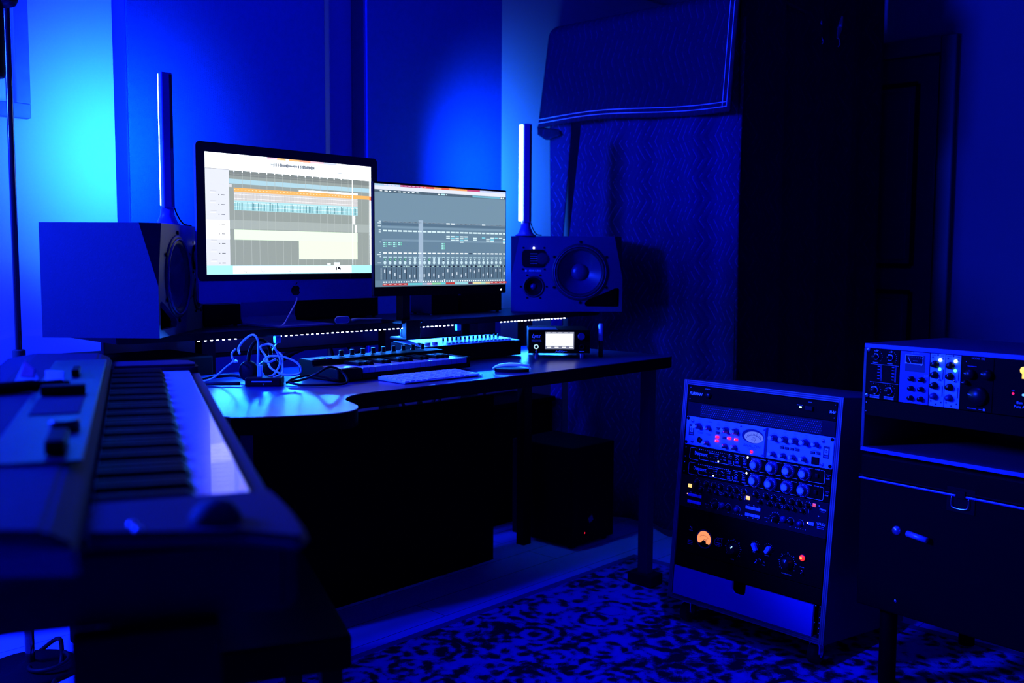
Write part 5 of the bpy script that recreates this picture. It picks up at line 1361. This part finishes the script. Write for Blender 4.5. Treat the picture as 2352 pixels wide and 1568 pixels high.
# control panel: slopes up to the back
m = MB().prism([(.152, .868), (.152, .910), (.175, .922), (.30, .925), (.355, .915), (.36, .868)], -.178, 1.306, piano_m, 'YZ', bev=.004)
for v in m.bm.verts:
    if v.co.x < 0: v.co.x += .3*max(0, v.co.y-.152)+(.05 if v.co.z < .9 else 0)
m.build('control_panel', t)
m = MB().box(.085, 1.12, .158, .250, .9235, .9265, piano_p, .002); m.build('dark_inset_panel', t)
MB().box(.40, .55, .175, .235, .9268, .9282, piano_m, .001).build('display_window', t)
kk = pot(.018, .011)
MB().box(-.012, .012, -.03, .03, 0, .014, black, .003).build('data_slider', t, (.60, .205, .927))
MB().box(-.035, .035, -.006, .006, 0, .012, black, .003).build('volume_slider', t, (.855, .200, .927))
MB().box(-.05, .03, -.010, .010, 0, .016, black, .004).build('lever', t, (.16, .185, .927))
MB().cyl((0, 0, 0), (0, 0, 1), .017, .012, knob_dark, seg=24, ch=.002).build('dial', t, (.275, .185, .927))
MB().lathe([(.022, 0), (.022, .003), (.019, .009), (.012, .016), (0, .019)], (0, 0, 0), (0, 0, 1), rubber, 28).build('pitch_stick', t, (-.108, .045, .9035))
MB().lathe([(.004, 0), (.003, .003), (0, .004)], (-.105, .112, .9035), (0, 0, 1), alu, 12).lathe([(.004, 0), (.003, .003), (0, .004)], (-.122, .108, .9035), (0, 0, 1), alu, 12).build('small_buttons', t)
ww = .0230; k0 = k1 = None
for i in range(52):
    p = (ww*i, .0, .870)
    if k0 is None: k0 = MB().box(.0006, ww-.0006, 0, .150, .0, .020, keyw, .0012).build('white_key', t, p)
    else: rep(k0, p, t)
for i in black_offsets(52, 5):
    p = (ww*(i+1), .050, .8895)
    if k1 is None: k1 = MB().prism([(0, 0), (.009, .0115), (.098, .0125), (.098, 0)], -.0062, .0062, keyb, 'YZ', bev=.0012).build('black_key', t, p)
    else: rep(k1, p, t)
# stand of the piano
t = thing('piano_stand', 'black panel stand carrying the long stage piano', 'stand', (.53, .838, 0), PX)
for x in (-.06, 1.18):
    MB().box(x-.015, x+.015, .04, .165, .03, .799, black, .003).build('end_panel', t)
    MB().box(x-.02, x+.02, .0, .25, .0115, .03, black, .003).build('foot', t)
MB().box(-.045, 1.165, .145, .165, .25, .62, black, .003).build('back_panel', t)
# bench
t = thing('piano_bench', 'low black bench pushed under the stage piano', 'bench', (.53, .838, 0), PX)
bx0, bx1, by0, by1 = .335, .87, -.235, .05
MB().box(.62-.0, 1.12, -.222, .05, .44, .50, case_m, .008).build('seat', t)
# legs
for x in (.65, 1.09):
    for y_ in (-.19, .02): MB().box(x-.018, x+.018, y_-.018, y_+.018, .0118, .44, black, .003).build('leg', t)
# paper slips on a dark tray on the piano
t = thing('paper_slips', 'pink and white paper slip propped on a dark wand at far left of piano', 'paper', (.585, 1.535, .9275), PX)
MB().tube([(-.03, .10, .006), (.0, .03, .006), (.03, -.035, .006), (.04, -.055, .005)], [.012, .009, .006, .004], black, 10).build('wand', t)
q = MB().prism([(-.030, .0), (.008, .0), (.018, .010), (.012, .024), (-.006, .036)], -.0008, .0008, paper); q.build('white_slip', t, (.03, .0, .006), (.0, 0, -PI/2+.2-.9))
q = MB().prism([(-.016, .012), (.010, .012), (.012, .024), (-.006, .036)], -.0014, -.0009, pink); q.build('pink_corner', t, (.03, .0, .006), (.0, 0, -PI/2+.2-.9))
MB().box(-.018, .018, -.0008, .0008, .0, .020, paper, .0005).build('folded_slip', t, (.045, -.035, .004), (0, 0, -PI/2+.2-.9))

# ------------------------------------------------------------------ microphone stand at far left
t = thing('microphone_stand', 'tall black microphone stand behind the stage piano at far left', 'microphone stand', (1.03, 2.75, 0))
MB().lathe([(0, 0), (.125, 0), (.128, .006), (.118, .014), (.03, .020), (.016, .028), (0, .028)], (0, 0, 0), (0, 0, 1), black, 40).build('round_base', t)
MB().cyl((0, 0, .02), (0, 0, 1), .0125, .83, blackg, seg=18).build('lower_tube', t)
MB().cyl((0, 0, .84), (0, 0, 1), .0085, 1.06, blackg, seg=18).build('upper_tube', t)
MB().cyl((0, 0, .82), (0, 0, 1), .016, .06, rubber, seg=18, ch=.003).build('clutch', t)
MB().cyl((-.0, -.02, 1.88), (0, 1, 0), .022, .04, black, seg=18, ch=.003).box(-.012, .012, -.012, .012, 1.82, 1.90, black, .004).build('boom_joint', t)
MB().tube([(-.145, -.25, 1.80), (0, 0, 1.89), (.09, .155, 1.945)], .007, blackg, 10, 2).build('boom_arm', t)
MB().tube([(.03, -.01, 1.895), (.06, -.02, 1.90), (.09, -.03, 1.90)], .004, chrome, 8).build('locking_handle', t)
t = thing('microphone', 'black microphone shock mount hanging in front of the picture frame', 'microphone', (.895, 2.50, 1.512))
MB().lathe([(.0, .0), (.03, .0), (.034, .01), (.034, .16), (.026, .19), (0, .20)], (0, 0, .03), (0, 0, 1), black, 24).build('body', t)
MB().lathe([(.034, .0), (.033, .05), (.022, .085), (0, .095)], (0, 0, .215), (0, 0, 1), black, 24).build('grille', t)
MB().lathe([(.06, .0), (.065, .01), (.06, .02), (.055, .01), (.06, 0)], (0, 0, .20), (0, 0, 1), black, 28).build('shock_ring', t)
# cable coil on the floor near the stand
o = MB().tube([(1.06+.05*math.cos(a_), 2.70+.05*math.sin(a_), .008+.003*k_) for k_, a_ in enumerate([i*.6 for i in range(12)])], .006, cable_b, 8, 3).build('floor_cable')
tag(o, 'black cable coiled in a ring on the floor beside the stand base', 'cable')
o = MB().tube([(1.10, 2.86, .006), (1.12, 2.80, .05), (1.11, 2.74, .06), (1.09, 2.70, .012), (1.0, 2.55, .006), (.95, 2.4, .006)], .006, cable_b, 8, 5).build('floor_cable')
tag(o, 'black cable arching off the floor just right of the stand pole', 'cable')

# ------------------------------------------------------------------ lights
def area0(name, loc, rot, sx, sy, power, col):
    o = area(name, loc, (0, 0, 0), sx, sy, power, col); o.rotation_euler = rot; return o
def area(name, loc, target, sx, sy, power, col):
    l = bpy.data.lights.new(name, 'AREA'); l.shape = 'RECTANGLE'; l.size = sx; l.size_y = sy; l.energy = power; l.color = col
    o = bpy.data.objects.new(name, l); COL.objects.link(o); o.location = loc
    o.rotation_euler = (Vector(target)-Vector(loc)).to_track_quat('-Z', 'Y').to_euler(); return o
# unseen area lamp added left of the frame to light racks and speakers
area('left_fill_lamp', (-.3, 2.98, 1.80), (2.4, 1.6, .9), .48, .45, 560, (.0035, .022, 1.0))
# strip light under the shelf
area0('shelf_strip_lamp', (2.16, SF+.012, SH_B-.006), (-.6, 0, 0), 1.5, .008, 26, (.008, .15, 1.0))
area0('rear_wall_fill', (2.16, SF+.03, SH_B-.006), (1.15, 0, 0), 1.5, .008, 2.0, (.0, .01, 1.0))  # added second lamp, brightens the wall and floor behind the desk
sl = bpy.data.lights.new('rug_fill_spot', 'SPOT'); sl.energy = 190; sl.color = (0, .004, 1); sl.spot_size = math.radians(58); sl.spot_blend = .9; sl.shadow_soft_size = .06  # unseen spot added to brighten the rug near the tall rack
so = bpy.data.objects.new('rug_fill_spot', sl); COL.objects.link(so); so.location = (1.95, 1.05, 2.42)
so.rotation_euler = (Vector((2.2, 1.35, 0))-so.location).to_track_quat('-Z', 'Y').to_euler()
w = bpy.data.worlds.new('dark_room'); S.world = w; w.use_nodes = True
w.node_tree.nodes['Background'].inputs[0].default_value = (0, 0, 0, 1)

# ------------------------------------------------------------------ camera
th_, pi_, ro = .82, .0843, .0051
cam = bpy.data.cameras.new('camera'); co = bpy.data.objects.new('camera', cam); COL.objects.link(co)
cam.sensor_width = 36; cam.lens = 2287/2352*36; cam.clip_start = .02
ct, st = math.cos(th_), math.sin(th_)
Mr = Matrix(((ct, st, 0), (-st, ct, 0), (0, 0, 1)))
F = Vector((0, math.cos(pi_), -math.sin(pi_))); U = Vector((0, math.sin(pi_), math.cos(pi_))); Rt = Vector((1, 0, 0))
R2_ = math.cos(ro)*Rt+math.sin(ro)*U; U2 = math.cos(ro)*U-math.sin(ro)*Rt
R2_, U2, F = Mr @ R2_, Mr @ U2, Mr @ F
M4 = Matrix((R2_, U2, -F)).transposed().to_4x4(); M4.translation = Vector((0, 0, 1.13))
co.matrix_world = M4
cam.dof.use_dof = True; cam.dof.focus_distance = 2.85; cam.dof.aperture_fstop = 3.2
S.camera = co
S.view_settings.view_transform = 'Standard'; S.view_settings.look = 'None'; S.view_settings.exposure = 0; S.view_settings.gamma = 1
S.view_settings.use_curve_mapping = False
